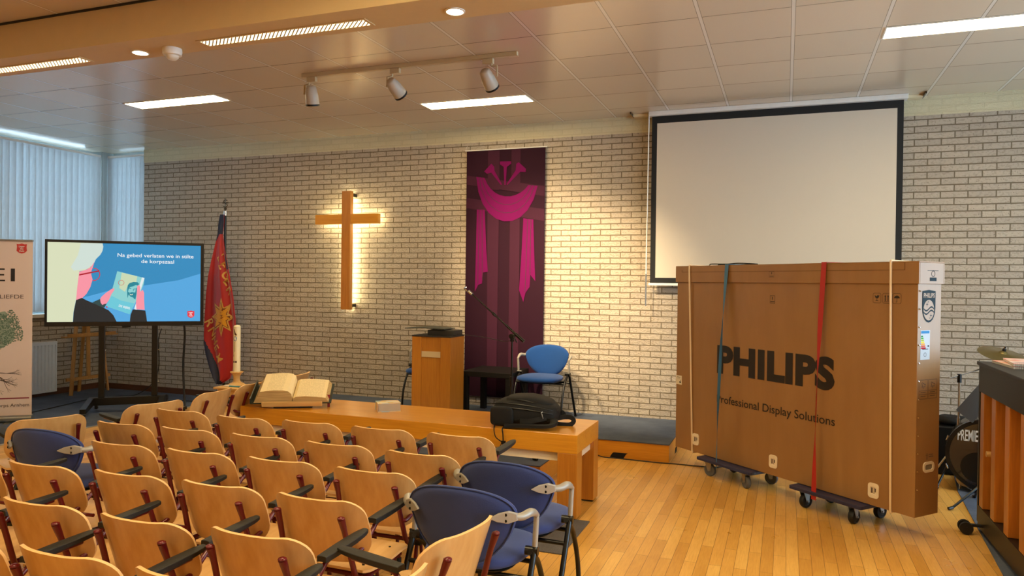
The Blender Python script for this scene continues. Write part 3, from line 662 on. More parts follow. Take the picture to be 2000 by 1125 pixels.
# ------------------------------------------------------------------ beech chairs
def make_chair(label, arm=1, link=False):
    r = thing('beech_chair', label, 'chair', group='beech chairs in the hall')
    b = nb()
    HB = 0.268; ZT = 0.750
    us = [i/20 for i in range(21)]; vs = [0.5-0.5*math.cos(PI*j/18) for j in range(19)]
    def hwid(v):
        z = v*HB; rt_, rb_ = 0.068, 0.095
        w = 0.210+0.010*math.sin(PI*v)
        if z < rt_: w -= rt_-math.sqrt(max(0, rt_**2-(rt_-z)**2))
        if z > HB-rb_: q = z-(HB-rb_); w -= (rb_-math.sqrt(max(0, rb_**2-q*q)))*0.95
        return w
    def bf(u, v):
        x = (2*u-1)*hwid(v); z = ZT-v*HB
        y = -0.086+0.33*v*HB+0.055*(abs(x)/0.21)**3.0
        return Vector((x, y, z+0.003*abs(2*u-1)**2))
    def off(u, v):
        x = (2*u-1)*hwid(v); return Vector((-0.0035*x/0.19*1.2, 0.011, 0.002))
    sheet(b, bf, 20, 18, off, us, vs, rim=1); obj('backrest', b, [BEECH, PLYEDGE], r, smooth_=40)
    b = nb()
    def sf(u, v):
        y = 0.035+0.355*v; w = 0.198+0.006*math.sin(PI*v)
        if v > 0.9: w -= 0.022*((v-0.9)/0.1)**2.2
        if v < 0.08: w -= 0.02*(1-v/0.08)**2
        x = (2*u-1)*w
        z = 0.452-0.016*math.sin(PI*min(1, v*1.25))*(1-(2*u-1)**2*0.6)-0.02*max(0, v-0.8)**1.2*3
        return Vector((x, y, z))
    sheet(b, sf, 12, 16, lambda u, v: Vector((0, 0, -0.011)), rim=1); st_ = obj('seat', b, [BEECHX, PLYEDGE], r, smooth_=40)
    for x in (-0.14, 0.14):
        for y in (0.10, 0.31): b = nb(); cyl(b, (x, y, 0.444), (x, y, 0.4525), 0.006, 8); obj('bolt', b, BLACKM, st_)
    for s in (-1, 1):
        b = nb()
        pts = smooth([(s*0.152, -0.080, 0.690), (s*0.155, -0.055, 0.62), (s*0.163, -0.018, 0.50), (s*0.166, 0.01, 0.432), (s*0.168, 0.06, 0.412), (s*0.168, 0.35, 0.412)], 5)
        rr = [0.0150-0.0008*i if i < 4 else (0.0115 if i < 15 else 0.0105) for i in range(len(pts))]
        tube(b, pts, rr, 10); blob(b, (s*0.152, -0.081, 0.692), (0.0158, 0.0148, 0.008), 1.0, 10, 6); obj('frame_side', b, MAROON, r, smooth_=50)
    b = nb(); tube(b, [(-0.168, 0.09, 0.405), (0.168, 0.09, 0.405)], 0.010, 8); obj('cross_rail', b, MAROON, r, smooth_=50)
    b = nb(); tube(b, [(-0.168, 0.31, 0.405), (0.168, 0.31, 0.405)], 0.010, 8); obj('cross_rail', b, MAROON, r, smooth_=50)
    for s in (-1, 1):
        for y0, y1 in ((0.11, 0.01), (0.29, 0.355)):
            b = nb(); tube(b, [(s*0.172, y0, 0.412), (s*0.180, y1, 0.022)], 0.0100, 8); cyl(b, (s*0.180, y1, 0.0), (s*0.180, y1, 0.026), 0.014, 8, mi=1); obj('leg', b, [MAROON, BLACKR], r, smooth_=50)
    b = nb(); tube(b, smooth([(arm*0.162, -0.030, 0.535), (arm*0.176, -0.012, 0.532), (arm*0.184, 0.04, 0.555), (arm*0.186, 0.095, 0.600), (arm*0.186, 0.14, 0.624), (arm*0.186, 0.31, 0.630)], 5), 0.0098, 9); obj('arm_tube', b, MAROON, r, smooth_=50)
    b = nb()
    def af(u, v):
        y = 0.088+0.285*v; w = 0.020+0.005*math.sin(PI*v); w *= 1-0.35*max(0, (v-0.85)/0.15)**2
        return Vector((arm*0.186+(2*u-1)*w, y, 0.650-0.003*(2*u-1)**2+0.010*v))
    sheet(b, af, 6, 12, lambda u, v: Vector((0, 0, -0.022+0.008*v*v))); obj('arm_pad', b, PAD, r, smooth_=35, bevel=0.002)
    if link:
        b = nb(); tube(b, [(0.166, -0.040, 0.545), (0.345, -0.038, 0.548)], 0.0085, 8); obj('link_bar', b, MAROON, r, smooth_=50)
    b = nb(); box(b, 0.168, 0.205, 0.075, 0.115, 0.388, 0.404); obj('row_connector', b, BLACKP, r)
    b = nb(); box(b, -0.205, -0.168, 0.075, 0.115, 0.388, 0.404); obj('row_connector', b, BLACKP, r)
    return r
RN = ['the row nearest the altar bench', 'the second row from the altar bench', 'the third row from the altar bench', 'the fourth row from the altar bench', 'the fifth row from the altar bench', 'the hindmost row']
PN = ['at the right-hand end of', 'second from the right in', 'third from the right in', 'fourth from the right in', 'fifth from the right in']
ROWS = [
 [(-1.776, -4.226), (-2.280, -4.237), (-2.776, -4.246), (-3.252, -4.289), (-3.784, -4.262)],
 [(-1.773, -4.703), (-2.284, -4.689), (-2.787, -4.691), (-3.287, -4.706), (-3.764, -4.729)],
 [(-1.820, -5.090), (-2.329, -5.091), (-2.823, -5.113), (-3.321, -5.133)],
 [(-1.798, -5.536), (-2.297, -5.537), (-2.787, -5.558), (-3.287, -5.597), (-3.79, -5.62)],
 [(-1.741, -5.964), (-2.226, -5.999), (-2.745, -6.000), (-3.25, -6.04)],
 [(-1.690, -6.329), (-2.184, -6.335), (-2.68, -6.36)]]
protos = {}
def put(kind, loc, rz, lab):
    if kind not in protos:
        protos[kind] = make_chair(lab, -1 if kind == 'left' else 1, kind == 'linked'); protos[kind].location = loc; protos[kind].rotation_euler = (0, 0, rz)
    else: dup(protos[kind], loc, rz, lab)
for ri, row in enumerate(ROWS):
    for ci, (x, y) in enumerate(row):
        lab = 'beech chair, %s %s' % (PN[ci], RN[ri])
        put('end' if ci == 0 else 'linked', (x+0.018, y+0.102, 0), math.radians(random.uniform(-0.8, 0.8)), lab)
# chairs turned another way
SIDE = [((-4.10, -4.045), 74, 'beech chair facing left, its arm pad towards the display cart'),
        ((-4.13, -3.43), 95, 'beech chair facing left in front of the red and blue flag'),
        ((-4.25, -4.73), 66, 'beech chair facing left, just behind the slate blue chair at the far left'),
        ((-4.17, -2.95), 97, 'beech chair facing left between the altar bench end and the candle'),
        ((-4.20, -2.28), 100, 'beech chair facing left seen behind the open bible'),
        ((-1.05, -5.585), 80, 'beech chair turned left at the bottom edge before the slate blue chair'),
        ((-1.06, -6.09), 80, 'beech chair turned to the left at the bottom edge, mostly out of frame')]
for (x, y), a, lab in SIDE:
    a = math.radians(a); put('left', (x-math.sin(a)*0.07, y+math.cos(a)*0.07, 0), a, lab)

# ------------------------------------------------------------------ altar bench
BX0, BX1, BY0, BY1, BZ = -4.18, -1.335, -3.14, -2.54, 0.585
t = thing('altar_bench', 'long low honey wood altar bench behind the front row of chairs', 'bench', (0, 0, 0))
b = nb(); box(b, BX0, BX1, BY0, BY1, BZ-0.13, BZ); obj('top', b, CHERRY, t, bevel=0.003)
for x0, x1 in ((BX1-0.14, BX1), (BX0, BX0+0.14)):
    for y0, y1 in ((BY0, BY0+0.13), (BY1-0.13, BY1)):
        b = nb(); box(b, x0, x1, y0, y1, 0.012, BZ-0.1301); obj('leg', b, CHERRYZ, t, bevel=0.003)
        b = nb(); box(b, x0+0.01, x1-0.01, y0+0.01, y1-0.01, 0, 0.012); obj('foot', b, BLACKR, t)
b = nb(); box(b, BX0+0.141, BX1-0.141, BY0+0.04, BY0+0.055, BZ-0.195, BZ-0.131); box(b, BX0+0.03, BX0+0.045, BY0+0.131, BY1-0.131, BZ-0.195, BZ-0.131); box(b, BX1-0.045, BX1-0.03, BY0+0.131, BY1-0.131, BZ-0.195, BZ-0.131); obj('apron', b, plain('cream_apron', 'e0d2b6', 0.5), t, label='cream apron strip under the top')

# ------------------------------------------------------------------ open bible on its stand
PAGE = plain('aged_page', 'e6cf9c', 0.8, var=0.05, scale=20)
def print_mat():
    t = NT('printed_columns'); co = t.obco(); sx = t.add('ShaderNodeSeparateXYZ'); t.ln(co, sx.inputs[0])
    ln_ = t.math('LESS_THAN', t.math('PINGPONG', t.math('ADD', sx.outputs[1], 3.0), 0.0035), 0.0016)
    n = t.noise(t.map(co, (160, 40, 1)), 1.0, 2); m = t.math('MULTIPLY', ln_, t.math('GREATER_THAN', n, 0.45))
    t.ln(t.mix(t.math('MULTIPLY', m, 0.28), lin('e6cf9c'), lin('55432c')), t.b.inputs['Base Color']); t.b.inputs['Roughness'].default_value = 0.8; return t.m
def edge_mat():
    t = NT('page_edges'); co = t.obco(); sx = t.add('ShaderNodeSeparateXYZ'); t.ln(co, sx.inputs[0])
    n = t.noise(t.map(co, (4, 4, 500)), 1.0, 2); t.ln(t.ramp(n, [(0.3, lin('8f6c38')), (0.7, lin('d9b878'))]), t.b.inputs['Base Color']); t.b.inputs['Roughness'].default_value = 0.8; return t.m
PRINT = print_mat(); EDGE = edge_mat()
# both the stand and the book live in a frame turned 24 degrees and leaned back 20 degrees
ang = math.radians(29); BO = Vector((-3.80, -2.93, BZ))
st = thing('book_stand', 'wooden reading stand under the open bible on the altar bench', 'book stand', BO, ang)
tilt = math.radians(20); Mt = Matrix.Translation((0, -0.155, 0.040)) @ Matrix.Rotation(tilt, 4, 'X')
b = nb(); box(b, -0.23, 0.23, 0.0, 0.30, -0.018, 0.0, Mt); obj('board', b, LIGHTW, st, bevel=0.002)
b = nb(); box(b, -0.235, 0.235, -0.02, 0.0, -0.018, 0.022, Mt); obj('ledge', b, LIGHTW, st, bevel=0.003)
b = nb(); box(b, -0.15, 0.15, -0.13, -0.06, 0, 0.028); box(b, -0.13, -0.10, -0.10, 0.11, 0, 0.02); box(b, 0.10, 0.13, -0.10, 0.11, 0, 0.02); box(b, -0.12, 0.12, 0.085, 0.105, 0.0201, 0.115); obj('base', b, plain('dark_stand_base', '1a140f', 0.6), st)
bk = thing('open_bible', 'large thick old bible lying open on its stand', 'book', BO, ang)
# cross section profile in (x, h) for left thick block and right thin block, extruded along page height 0..0.33
PHh = 0.31
def blk(prof, y0, y1, mi_top, b):
    n = len(prof); A = [b.verts.new(Mt @ Vector((x, y0, h))) for x, h, _ in prof]; B = [b.verts.new(Mt @ Vector((x, y1, h))) for x, h, _ in prof]
    for i in range(n):
        b.faces.new((A[i], A[(i+1) % n], B[(i+1) % n], B[i])).material_index = prof[i][2]
    b.faces.new(A[::-1]).material_index = 1; b.faces.new(B).material_index = 1
L = [(-0.335, 0.008, 1), (-0.30, 0.085, 1), (-0.262, 0.095, 2)]
L = [(-0.30, 0.007, 1), (-0.275, 0.05, 1), (-0.245, 0.105, 0), (-0.20, 0.111, 2), (-0.14, 0.117, 2), (-0.07, 0.116, 0), (-0.03, 0.108, 0), (-0.006, 0.085, 0), (0.0, 0.045, 0), (-0.004, 0.007, 1)]
b = nb(); blk(L, 0.005, PHh, 2, b); obj('left_pages', b, [PAGE, EDGE, PRINT], bk, smooth_=25)
R_ = [(0.004, 0.007, 0), (0.004, 0.042, 0), (0.03, 0.058, 2), (0.10, 0.062, 2), (0.17, 0.058, 2), (0.235, 0.050, 0), (0.262, 0.046, 1), (0.285, 0.007, 1)]
b = nb(); blk(R_, 0.005, PHh, 2, b); obj('right_pages', b, [PAGE, EDGE, PRINT], bk, smooth_=25)
b = nb(); box(b, -0.318, -0.006, -0.004, PHh+0.008, 0.0005, 0.0065, Mt); box(b, 0.006, 0.305, -0.004, PHh+0.008, 0.0005, 0.0065, Mt); box(b, -0.326, -0.318, -0.004, PHh+0.008, 0.0005, 0.05, Mt); box(b, -0.006, 0.006, -0.004, PHh+0.008, 0.0005, 0.003, Mt); obj('cover', b, plain('green_black_cover', '20281f', 0.5), bk, label='dark green cover boards')
b = nb(); sheet(b, lambda u, v: Vector((0.27+0.02*u, -0.10+0.006*v*0, 0.10-0.11*v)), 1, 4, lambda u, v: Vector((0, -0.001, 0))); obj('ribbon', b, plain('red_ribbon', '7c1418', 0.6), bk, label='red ribbon')
# book of paper slips + small honey jar box left of it
t = thing('paper_slip', 'white paper slip standing in a small holder at the left end of the altar bench', 'paper', (-4.10, -2.93, BZ), math.radians(20))
b = nb(); box(b, -0.04, 0.04, -0.03, 0.03, 0, 0.075); obj('holder', b, plain('amber_holder', 'b57a30', 0.4), t, bevel=0.004)
b = nb(); sheet(b, lambda u, v: Vector((-0.045+0.08*u-0.01*v, 0.0+0.02*v, 0.0755+0.07*v*(0.25+0.75*u))), 2, 2, lambda u, v: Vector((0, 0.001, 0))); obj('paper', b, plain('white_paper', 'e8e4da', 0.7), t)
# thick paperback stack
def cover_mat():
    t = NT('collage_cover'); co = t.obco(); v = t.add('ShaderNodeTexVoronoi', i_Scale=17.0, distance='CHEBYCHEV'); t.ln(t.map(co, (1, 1.3, 0)), v.inputs['Vector'])
    sx = t.add('ShaderNodeSeparateColor'); t.ln(v.outputs['Color'], sx.inputs[0])
    t.ln(t.ramp(sx.outputs[0], [(0.0, lin('e8dcb8')), (0.3, lin('c9a24a')), (0.45, lin('e9d9c6')), (0.62, lin('5d9fb4')), (0.8, lin('efe6cf')), (1.0, lin('a65a3c'))]), t.b.inputs['Base Color']); t.b.inputs['Roughness'].default_value = 0.4; return t.m
COVER = cover_mat()
t = thing('thick_book', 'small thick book with a pale colourful cover lying alone on the altar bench', 'book', (-2.99, -2.815, BZ), math.radians(39))
b = nb(); box(b, -0.085, 0.085, -0.075, 0.075, 0.004, 0.064); obj('pages', b, plain('grey_pages', 'a99a84', 0.8), t)
b = nb(); box(b, -0.089, 0.089, -0.078, 0.078, 0.0641, 0.067); box(b, -0.089, 0.089, -0.078, 0.078, 0, 0.0039); box(b, -0.092, -0.089, -0.078, 0.078, 0, 0.067); obj('cover', b, COVER, t)

# ------------------------------------------------------------------ backpack
t = thing('backpack', 'black backpack lying on the right end of the altar bench', 'backpack', (-1.79, -2.88, BZ), math.radians(8))
t.scale = (0.9, 0.95, 1.0)
def bfn(p):
    zz = p.z; x = p.x
    h = 1.0-0.30*max(0, x-0.1)-0.10*max(0, -x-0.5)
    return Vector((x*(1-0.06*max(0, zz)), p.y*(1-0.10*max(0, zz)), (zz if zz < 0 else zz*h)+0.018*math.sin(9*x+3*p.y)))
b = nb(); blob(b, (0, 0, 0.098), (0.27, 0.165, 0.093), 0.50, 48, 24, bfn); bp_ = obj('main_body', b, BLACKF, t, smooth_=80)
b = nb(); blob(b, (0.03, 0.01, 0.175), (0.20, 0.13, 0.040), 0.55, 40, 14, lambda p: Vector((p.x, p.y, p.z-0.75*max(0, p.x)**1.4-0.12*abs(p.x)))); fp = obj('front_pocket', b, BLACKF, t, smooth_=80)
b = nb(); blob(b, (-0.17, -0.155, 0.075), (0.095, 0.028, 0.068), 0.38, 28, 14); obj('side_pocket', b, BLACKF, t, smooth_=60)
b = nb()
def zline(z0, dz, y):
    tube(b, smooth([(-0.26, y+0.03, z0), (-0.15, y, z0+dz*0.5), (0.0, y-0.006, z0+dz*0.2), (0.13, y, z0-dz*0.5), (0.22, y+0.02, z0-dz*1.3), (0.268, y+0.09, z0-dz*1.7)]), 0.0035, 6)
zline(0.128, 0.02, -0.163); zline(0.155, 0.022, -0.150); obj('zip', b, BLACKM, bp_)
b = nb(); tube(b, smooth([(-0.15, -0.10, 0.182), (0.0, -0.122, 0.187), (0.13, -0.108, 0.155), (0.21, -0.03, 0.120), (0.215, 0.06, 0.118)]), 0.0035, 6); obj('zip', b, BLACKM, fp)
b = nb(); box(b, 0.085, 0.105, -0.075, -0.067, 0.188, 0.192, Matrix.Rotation(0.3, 4, 'Y') @ Matrix.Translation((-0.055, 0, 0.02))); obj('badge', b, STEEL, fp)
b = nb(); tube(b, smooth([(0.155, -0.168, 0.105), (0.16, -0.174, 0.088), (0.165, -0.172, 0.072)]), 0.004, 6); tube(b, smooth([(0.16, -0.168, 0.12), (0.15, -0.176, 0.112), (0.155, -0.17, 0.10)]), 0.0035, 6); obj('zip_pull', b, STEEL, t)
# padded shoulder straps, loops and dangling webbing
def ribbon(b, pts, w, th, up_=Vector((0, 0, 1))):
    P = smooth(pts, 7); n = len(P); prev = None; rings = []
    for i, p in enumerate(P):
        d = (P[min(i+1, n-1)]-P[max(i-1, 0)]).normalized(); s = d.cross(up_).normalized(); u = s.cross(d)
        ww = w if not callable(w) else w(i/(n-1))
        rings.append([b.verts.new(p+s*a*ww+u*c*th) for a, c in ((-1, -1), (-0.7, -1.3), (0.7, -1.3), (1, -1), (1, 1), (0.7, 1.3), (-0.7, 1.3), (-1, 1))])
    for r0, r1 in zip(rings, rings[1:]):
        for k in range(8): b.faces.new((r0[k], r0[(k+1) % 8], r1[(k+1) % 8], r1[k]))
    b.faces.new(rings[0][::-1]); b.faces.new(rings[-1])
b = nb(); ribbon(b, [(0.20, -0.12, 0.06), (0.250, -0.165, 0.060), (0.250, -0.215, 0.042), (0.20, -0.235, 0.030), (0.05, -0.232, 0.026), (-0.08, -0.236, 0.022), (-0.13, -0.240, 0.020)], lambda f: 0.032-0.010*f, 0.010); obj('shoulder_strap', b, BLACKF, t, smooth_=50)
b = nb(); ribbon(b, [(-0.02, -0.17, 0.045), (0.06, -0.178, 0.050), (0.14, -0.165, 0.065), (0.20, -0.14, 0.075), (0.25, -0.09, 0.07)], 0.018, 0.004, Vector((0, -1, 0.3))); obj('compression_strap', b, BLACKF, t, smooth_=50)
b = nb(); ribbon(b, [(0.25, -0.02, 0.055), (0.31, 0.0, 0.062), (0.365, 0.0, 0.060), (0.385, -0.005, 0.035), (0.355, -0.01, 0.010), (0.30, -0.015, 0.008), (0.25, -0.02, 0.012)], 0.017, 0.005, Vector((0, 1, 0))); obj('shoulder_strap', b, BLACKF, t, smooth_=50)
b = nb(); ribbon(b, [(0.26, 0.05, 0.085), (0.285, 0.05, 0.09), (0.30, 0.05, 0.07), (0.27, 0.05, 0.06)], 0.012, 0.004, Vector((0, 1, 0))); obj('grab_handle', b, BLACKF, t, smooth_=50)
b = nb(); ribbon(b, [(-0.235, -0.14, 0.018), (-0.22, -0.20, 0.008), (-0.208, -0.262, 0.002), (-0.20, -0.283, -0.02), (-0.185, -0.288, -0.055), (-0.145, -0.29, -0.080), (-0.12, -0.29, -0.085)], 0.009, 0.0015, Vector((1, 0, 0.2))); obj('webbing', b, BLACKF, t)
b = nb(); tube(b, smooth([(-0.14, -0.225, 0.010), (-0.135, -0.285, 0.002), (-0.128, -0.293, -0.03), (-0.125, -0.293, -0.085)]), 0.005, 6); box(b, -0.14, -0.105, -0.30, -0.288, -0.10, -0.075); tube(b, smooth([(-0.135, -0.293, -0.09), (-0.15, -0.293, -0.115), (-0.155, -0.293, -0.14)]), 0.0025, 5); obj('buckle', b, BLACKP, t)

# ------------------------------------------------------------------ candle on a small table
t = thing('candle_table', 'small pale wooden table carrying the tall candle', 'table', (-5.16, -2.07, 0))
b = nb(); box(b, -0.15, 0.15, -0.15, 0.15, 0.53, 0.55); obj('tabletop', b, LIGHTW, t, bevel=0.003)
b = nb(); box(b, -0.12, 0.12, -0.12, 0.12, 0.46, 0.53); obj('apron', b, LIGHTW, t, bevel=0.002)
for x in (-0.10, 0.10):
    for y in (-0.10, 0.10):
        b = nb(); box(b, x-0.02, x+0.02, y-0.02, y+0.02, 0, 0.46); obj('leg', b, LIGHTW, t, bevel=0.002)
t = thing('candlestick', 'turned wooden candlestick on the small pale table', 'candlestick', (-5.17, -2.05, 0.55))
b = nb(); lathe(b, [(0.0, 0), (0.078, 0), (0.080, 0.012), (0.070, 0.025), (0.044, 0.035), (0.034, 0.05), (0.030, 0.075), (0.034, 0.10), (0.046, 0.124), (0.062, 0.134), (0.065, 0.139), (0.062, 0.143), (0, 0.143)], 32); obj('stick', b, LIGHTW, t, smooth_=40)
t = thing('candle', 'tall cream paschal candle with dark symbols beside the flag', 'candle', (-5.17, -2.05, 0.694))
WAX = plain('cream_wax', 'e9dcb2', 0.4, var=0.05); WAXD = plain('wax_symbol_dark', '54382a', 0.6); WAXB = plain('wax_symbol_blue', '4a7ea6', 0.5)
b = nb(); lathe(b, [(0.0, 0), (0.034, 0), (0.0345, 0.02), (0.034, 0.44), (0.0335, 0.452), (0.024, 0.462), (0.018, 0.455), (0.008, 0.448), (0, 0.448)], 28); tube(b, [(0, 0, 0.447), (0.002, 0, 0.468)], 0.002, 5); obj('wax_body', b, WAX, t, smooth_=40)
def cwrap(a, c, d):                       # a: metres round the front, c: height
    th = -PI/2+0.12+a/0.034; return Vector((math.cos(th)*(0.0344+d), math.sin(th)*(0.0344+d), c))
def wrap_patch(b, poly, mi=0):
    prism(b, poly, cwrap, 0.0, 0.0012, mi)
b = nb(); wrap_patch(b, [(-0.014, 0.425), (-0.008, 0.43), (0.004, 0.39), (0.018, 0.372), (0.024, 0.38), (0.012, 0.362), (-0.004, 0.37)])
wrap_patch(b, [(-0.018, 0.09), (-0.002, 0.09), (-0.002, 0.108), (-0.018, 0.108)]); wrap_patch(b, [(0.004, 0.09), (0.02, 0.09), (0.02, 0.108), (0.004, 0.108)]); obj('symbol', b, WAXD, t)
b = nb(); wrap_patch(b, [(0.002+0.018*math.cos(k*PI/8), 0.33+0.024*math.sin(k*PI/8)) for k in range(16)]); obj('symbol', b, WAXB, t, label='round blue dove symbol')
b = nb(); wrap_patch(b, [(-0.012, 0.327), (0.0, 0.336), (0.004, 0.346), (0.008, 0.334), (0.014, 0.326), (0.004, 0.322)]); 
for v in b.verts: v.co.x *= 1.04; v.co.y *= 1.04
obj('dove', b, WHITE, t)
b = nb(); wrap_patch(b, [(-0.004, 0.20), (0.002, 0.20), (0.002, 0.30), (-0.004, 0.30)]); wrap_patch(b, [(-0.016, 0.15), (-0.010, 0.15), (-0.008, 0.175), (-0.016, 0.17)]); obj('symbol', b, plain('wax_symbol_pale', 'b8a27a', 0.5), t)
tag(obj('pen', (lambda b: (cyl(b, (-0.02, -0.12, 0.558), (0.13, -0.115, 0.558), 0.007, 10), cyl(b, (-0.08, -0.125, 0.558), (-0.021, -0.12, 0.558), 0.0068, 10, mi=1), b)[2])(nb()), [plain('teal_plastic', '2f7f95', 0.4), WHITE], loc=(-5.16, -2.02, 0)), 'teal and white pen lying in front of the candlestick', 'pen')

# ------------------------------------------------------------------ flag
RED = plain('flag_red', 'a3130d', 0.55, var=0.12, scale=4, sheen=0.2); NAV = plain('flag_navy', '141a33', 0.6, var=0.1); GOLD = plain('flag_gold', 'c98a1c', 0.5, var=0.1); GOLDL = plain('flag_letter', 'c99a4a', 0.6)
FY = -0.45
t = thing('flag', 'red and navy flag with yellow star draped on a pole beside the display', 'flag', (0, 0, 0))
b = nb(); cyl(b, (-6.82, FY+0.05, 0.02), (-6.82, FY+0.05, 2.48), 0.016); lathe(b, [(0.17, 0), (0.17, 0.02), (0.05, 0.05), (0.03, 0.12), (0, 0.12)], 24, Matrix.Translation((-6.82, FY+0.05, 0))); obj('pole', b, BLACKM, t, smooth_=40)
b = nb(); cyl(b, (-6.82, FY+0.05, 2.44), (-6.82, FY+0.05, 2.50), 0.022); obj('collar', b, CHROME, t, smooth_=40)
b = nb(); y_ = FY+0.05; tube(b, [(-6.82, y_, 2.50), (-6.82, y_, 2.66)], 0.007, 6); tube(b, [(-6.865, y_, 2.605), (-6.775, y_, 2.605)], 0.007, 6)
tube(b, smooth([(-6.79, y_, 2.63), (-6.82, y_, 2.645), (-6.85, y_, 2.625), (-6.82, y_, 2.60), (-6.79, y_, 2.575), (-6.82, y_, 2.545), (-6.85, y_, 2.565)]), 0.006, 6); blob(b, (-6.82, y_, 2.53), (0.025, 0.012, 0.02), 1, 10, 6); obj('finial', b, plain('bronze', '4f463a', 0.4, 0.8), t, smooth_=50)
LE = [(2.45, -6.850), (2.36, -6.872), (2.20, -6.885), (2.05, -6.922), (1.85, -6.975), (1.65, -7.016), (1.40, -7.045), (1.10, -7.062), (0.82, -7.073), (0.66, -7.045), (0.49, -6.985), (0.35, -6.925), (0.265, -6.870)]
RE = [(2.45, -6.790), (2.36, -6.782), (2.20, -6.800), (2.05, -6.775), (1.85, -6.722), (1.65, -6.670), (1.40, -6.610), (1.10, -6.565), (0.82, -6.548), (0.66, -6.550), (0.49, -6.570), (0.35, -6.640), (0.265, -6.80)]
def ip(T, z):
    for (z0, x0), (z1, x1) in zip(T, T[1:]):
        if z <= z0 and z >= z1: return x0+(x1-x0)*(z0-z)/(z0-z1)
    return T[0][1] if z > T[0][0] else T[-1][1]
def fdep(x, z):
    l, r = ip(LE, z), ip(RE, z); s = (x-l)/max(1e-4, r-l); a = 0.019*min(1, (2.45-z)*1.2)
    return FY-0.012-a*math.cos(s*2*PI*1.9+0.4)-a*0.5*math.sin(s*2*PI*3.1+z*1.5)
def f_pt(u, v):
    z = 2.45+(0.265-2.45)*v; l, r = ip(LE, z), ip(RE, z); x = l+(r-l)*u; return Vector((x, fdep(x, z), z))
b = nb(); NU, NV = 60, 130
grid = [[b.verts.new(f_pt(i/NU, j/NV)) for i in range(NU+1)] for j in range(NV+1)]; gr2 = [[b.verts.new(f_pt(i/NU, j/NV)+Vector((0, 0.006, 0))) for i in range(NU+1)] for j in range(NV+1)]
def navy(x, z):
    if z > 2.20: return True
    l, r = ip(LE, z), ip(RE, z)
    if z > 1.5 and x > -6.79+ (2.20-z)*0.125 and x > r-0.05: return z > 1.75
    if z > 1.95: return x > -6.82+(2.20-z)*0.2+0.02 and x > l+0.07 or x < -6.86-(2.20-z)*0.5
    if z < 0.85: return x < -7.073+(0.85-z)*0.50
    return False
for j in range(NV):
    for i in range(NU):
        c = f_pt((i+0.5)/NU, (j+0.5)/NV); m = 1 if navy(c.x, c.z) else 0
        b.faces.new((grid[j][i], grid[j][i+1], grid[j+1][i+1], grid[j+1][i])).material_index = m; b.faces.new((gr2[j][i], gr2[j+1][i], gr2[j+1][i+1], gr2[j][i+1])).material_index = m
for j in range(NV):
    for G_ in (0, NU): b.faces.new((grid[j][G_], grid[j+1][G_], gr2[j+1][G_], gr2[j][G_]))
for i in range(NU):
    for G_ in (0, NV): b.faces.new((grid[G_][i], gr2[G_][i], gr2[G_][i+1], grid[G_][i+1]))
obj('cloth', b, [RED, NAV], t, smooth_=60)
def onflag(p, d=0.006): return Vector((p.x, fdep(p.x, p.z)-d, p.z))
def star(b, cx, cz, ro, ri, sx, mi, d):
    c = b.verts.new(onflag(Vector((cx, 0, cz)), d)); V = []
    N = 16
    for k in range(N):
        a = PI/2+2*PI*k/N; r = ro if k % 2 == 0 else ri; V.append(Vector((cx+math.cos(a)*r*sx, 0, cz+math.sin(a)*r)))
    W = []
    for k in range(N):
        for s in (0, 0.5): W.append(V[k].lerp(V[(k+1) % N], s))
    ring = [b.verts.new(onflag(p, d)) for p in W]; mid = [b.verts.new(onflag(p.lerp(Vector((cx, 0, cz)), 0.5), d)) for p in W]
    n = len(W)
    for k in range(n):
        b.faces.new((ring[k], ring[(k+1) % n], mid[(k+1) % n], mid[k])).material_index = mi; b.faces.new((mid[k], mid[(k+1) % n], c)).material_index = mi
b = nb(); star(b, -6.80, 1.13, 0.255, 0.135, 0.72, 0, 0.006); star(b, -6.80, 1.13, 0.205, 0.11, 0.72, 1, 0.009); star(b, -6.80, 1.13, 0.185, 0.10, 0.72, 2, 0.012); obj('star', b, [GOLDL, plain('star_outline', '5c1a10', 0.6), GOLD], t, smooth_=80)
b = nb()
for i, ch in enumerate('LEGER'):
    f = i/4; text_bm(b, ch, (-6.885+0.135*f, 0, 1.90-0.42*f), (math.cos(-1.05), 0, math.sin(-1.05)), (math.sin(1.05), 0, math.cos(1.05)), 0.105, bold=0.012, warp=lambda p: onflag(p, 0.008))
for i, ch in enumerate('RNHEM'):
    f = i/4; text_bm(b, ch, (-7.065+0.165*f, 0, 1.06-0.44*f), (math.cos(-1.0), 0, math.sin(-1.0)), (math.sin(1.0), 0, math.cos(1.0)), 0.10, bold=0.012, warp=lambda p: onflag(p, 0.008))
obj('lettering', b, GOLDL, t)
b = nb()
for i, ch in enumerate('S.N.A'): text_bm(b, ch, (-6.79-0.012*i, 0, 1.235-0.042*i), (0.3, 0, -0.95), (0.95, 0, 0.3), 0.045, warp=lambda p: onflag(p, 0.0145))
obj('star_lettering', b, MAROON, t)

# ------------------------------------------------------------------ display on its cart
TA = Vector((-8.036, -1.938, 0)); TE = Vector((0.75542, 0.65524, 0)); TN = Vector((0.65524, -0.75542, 0)); ta = math.atan2(TE.y, TE.x)
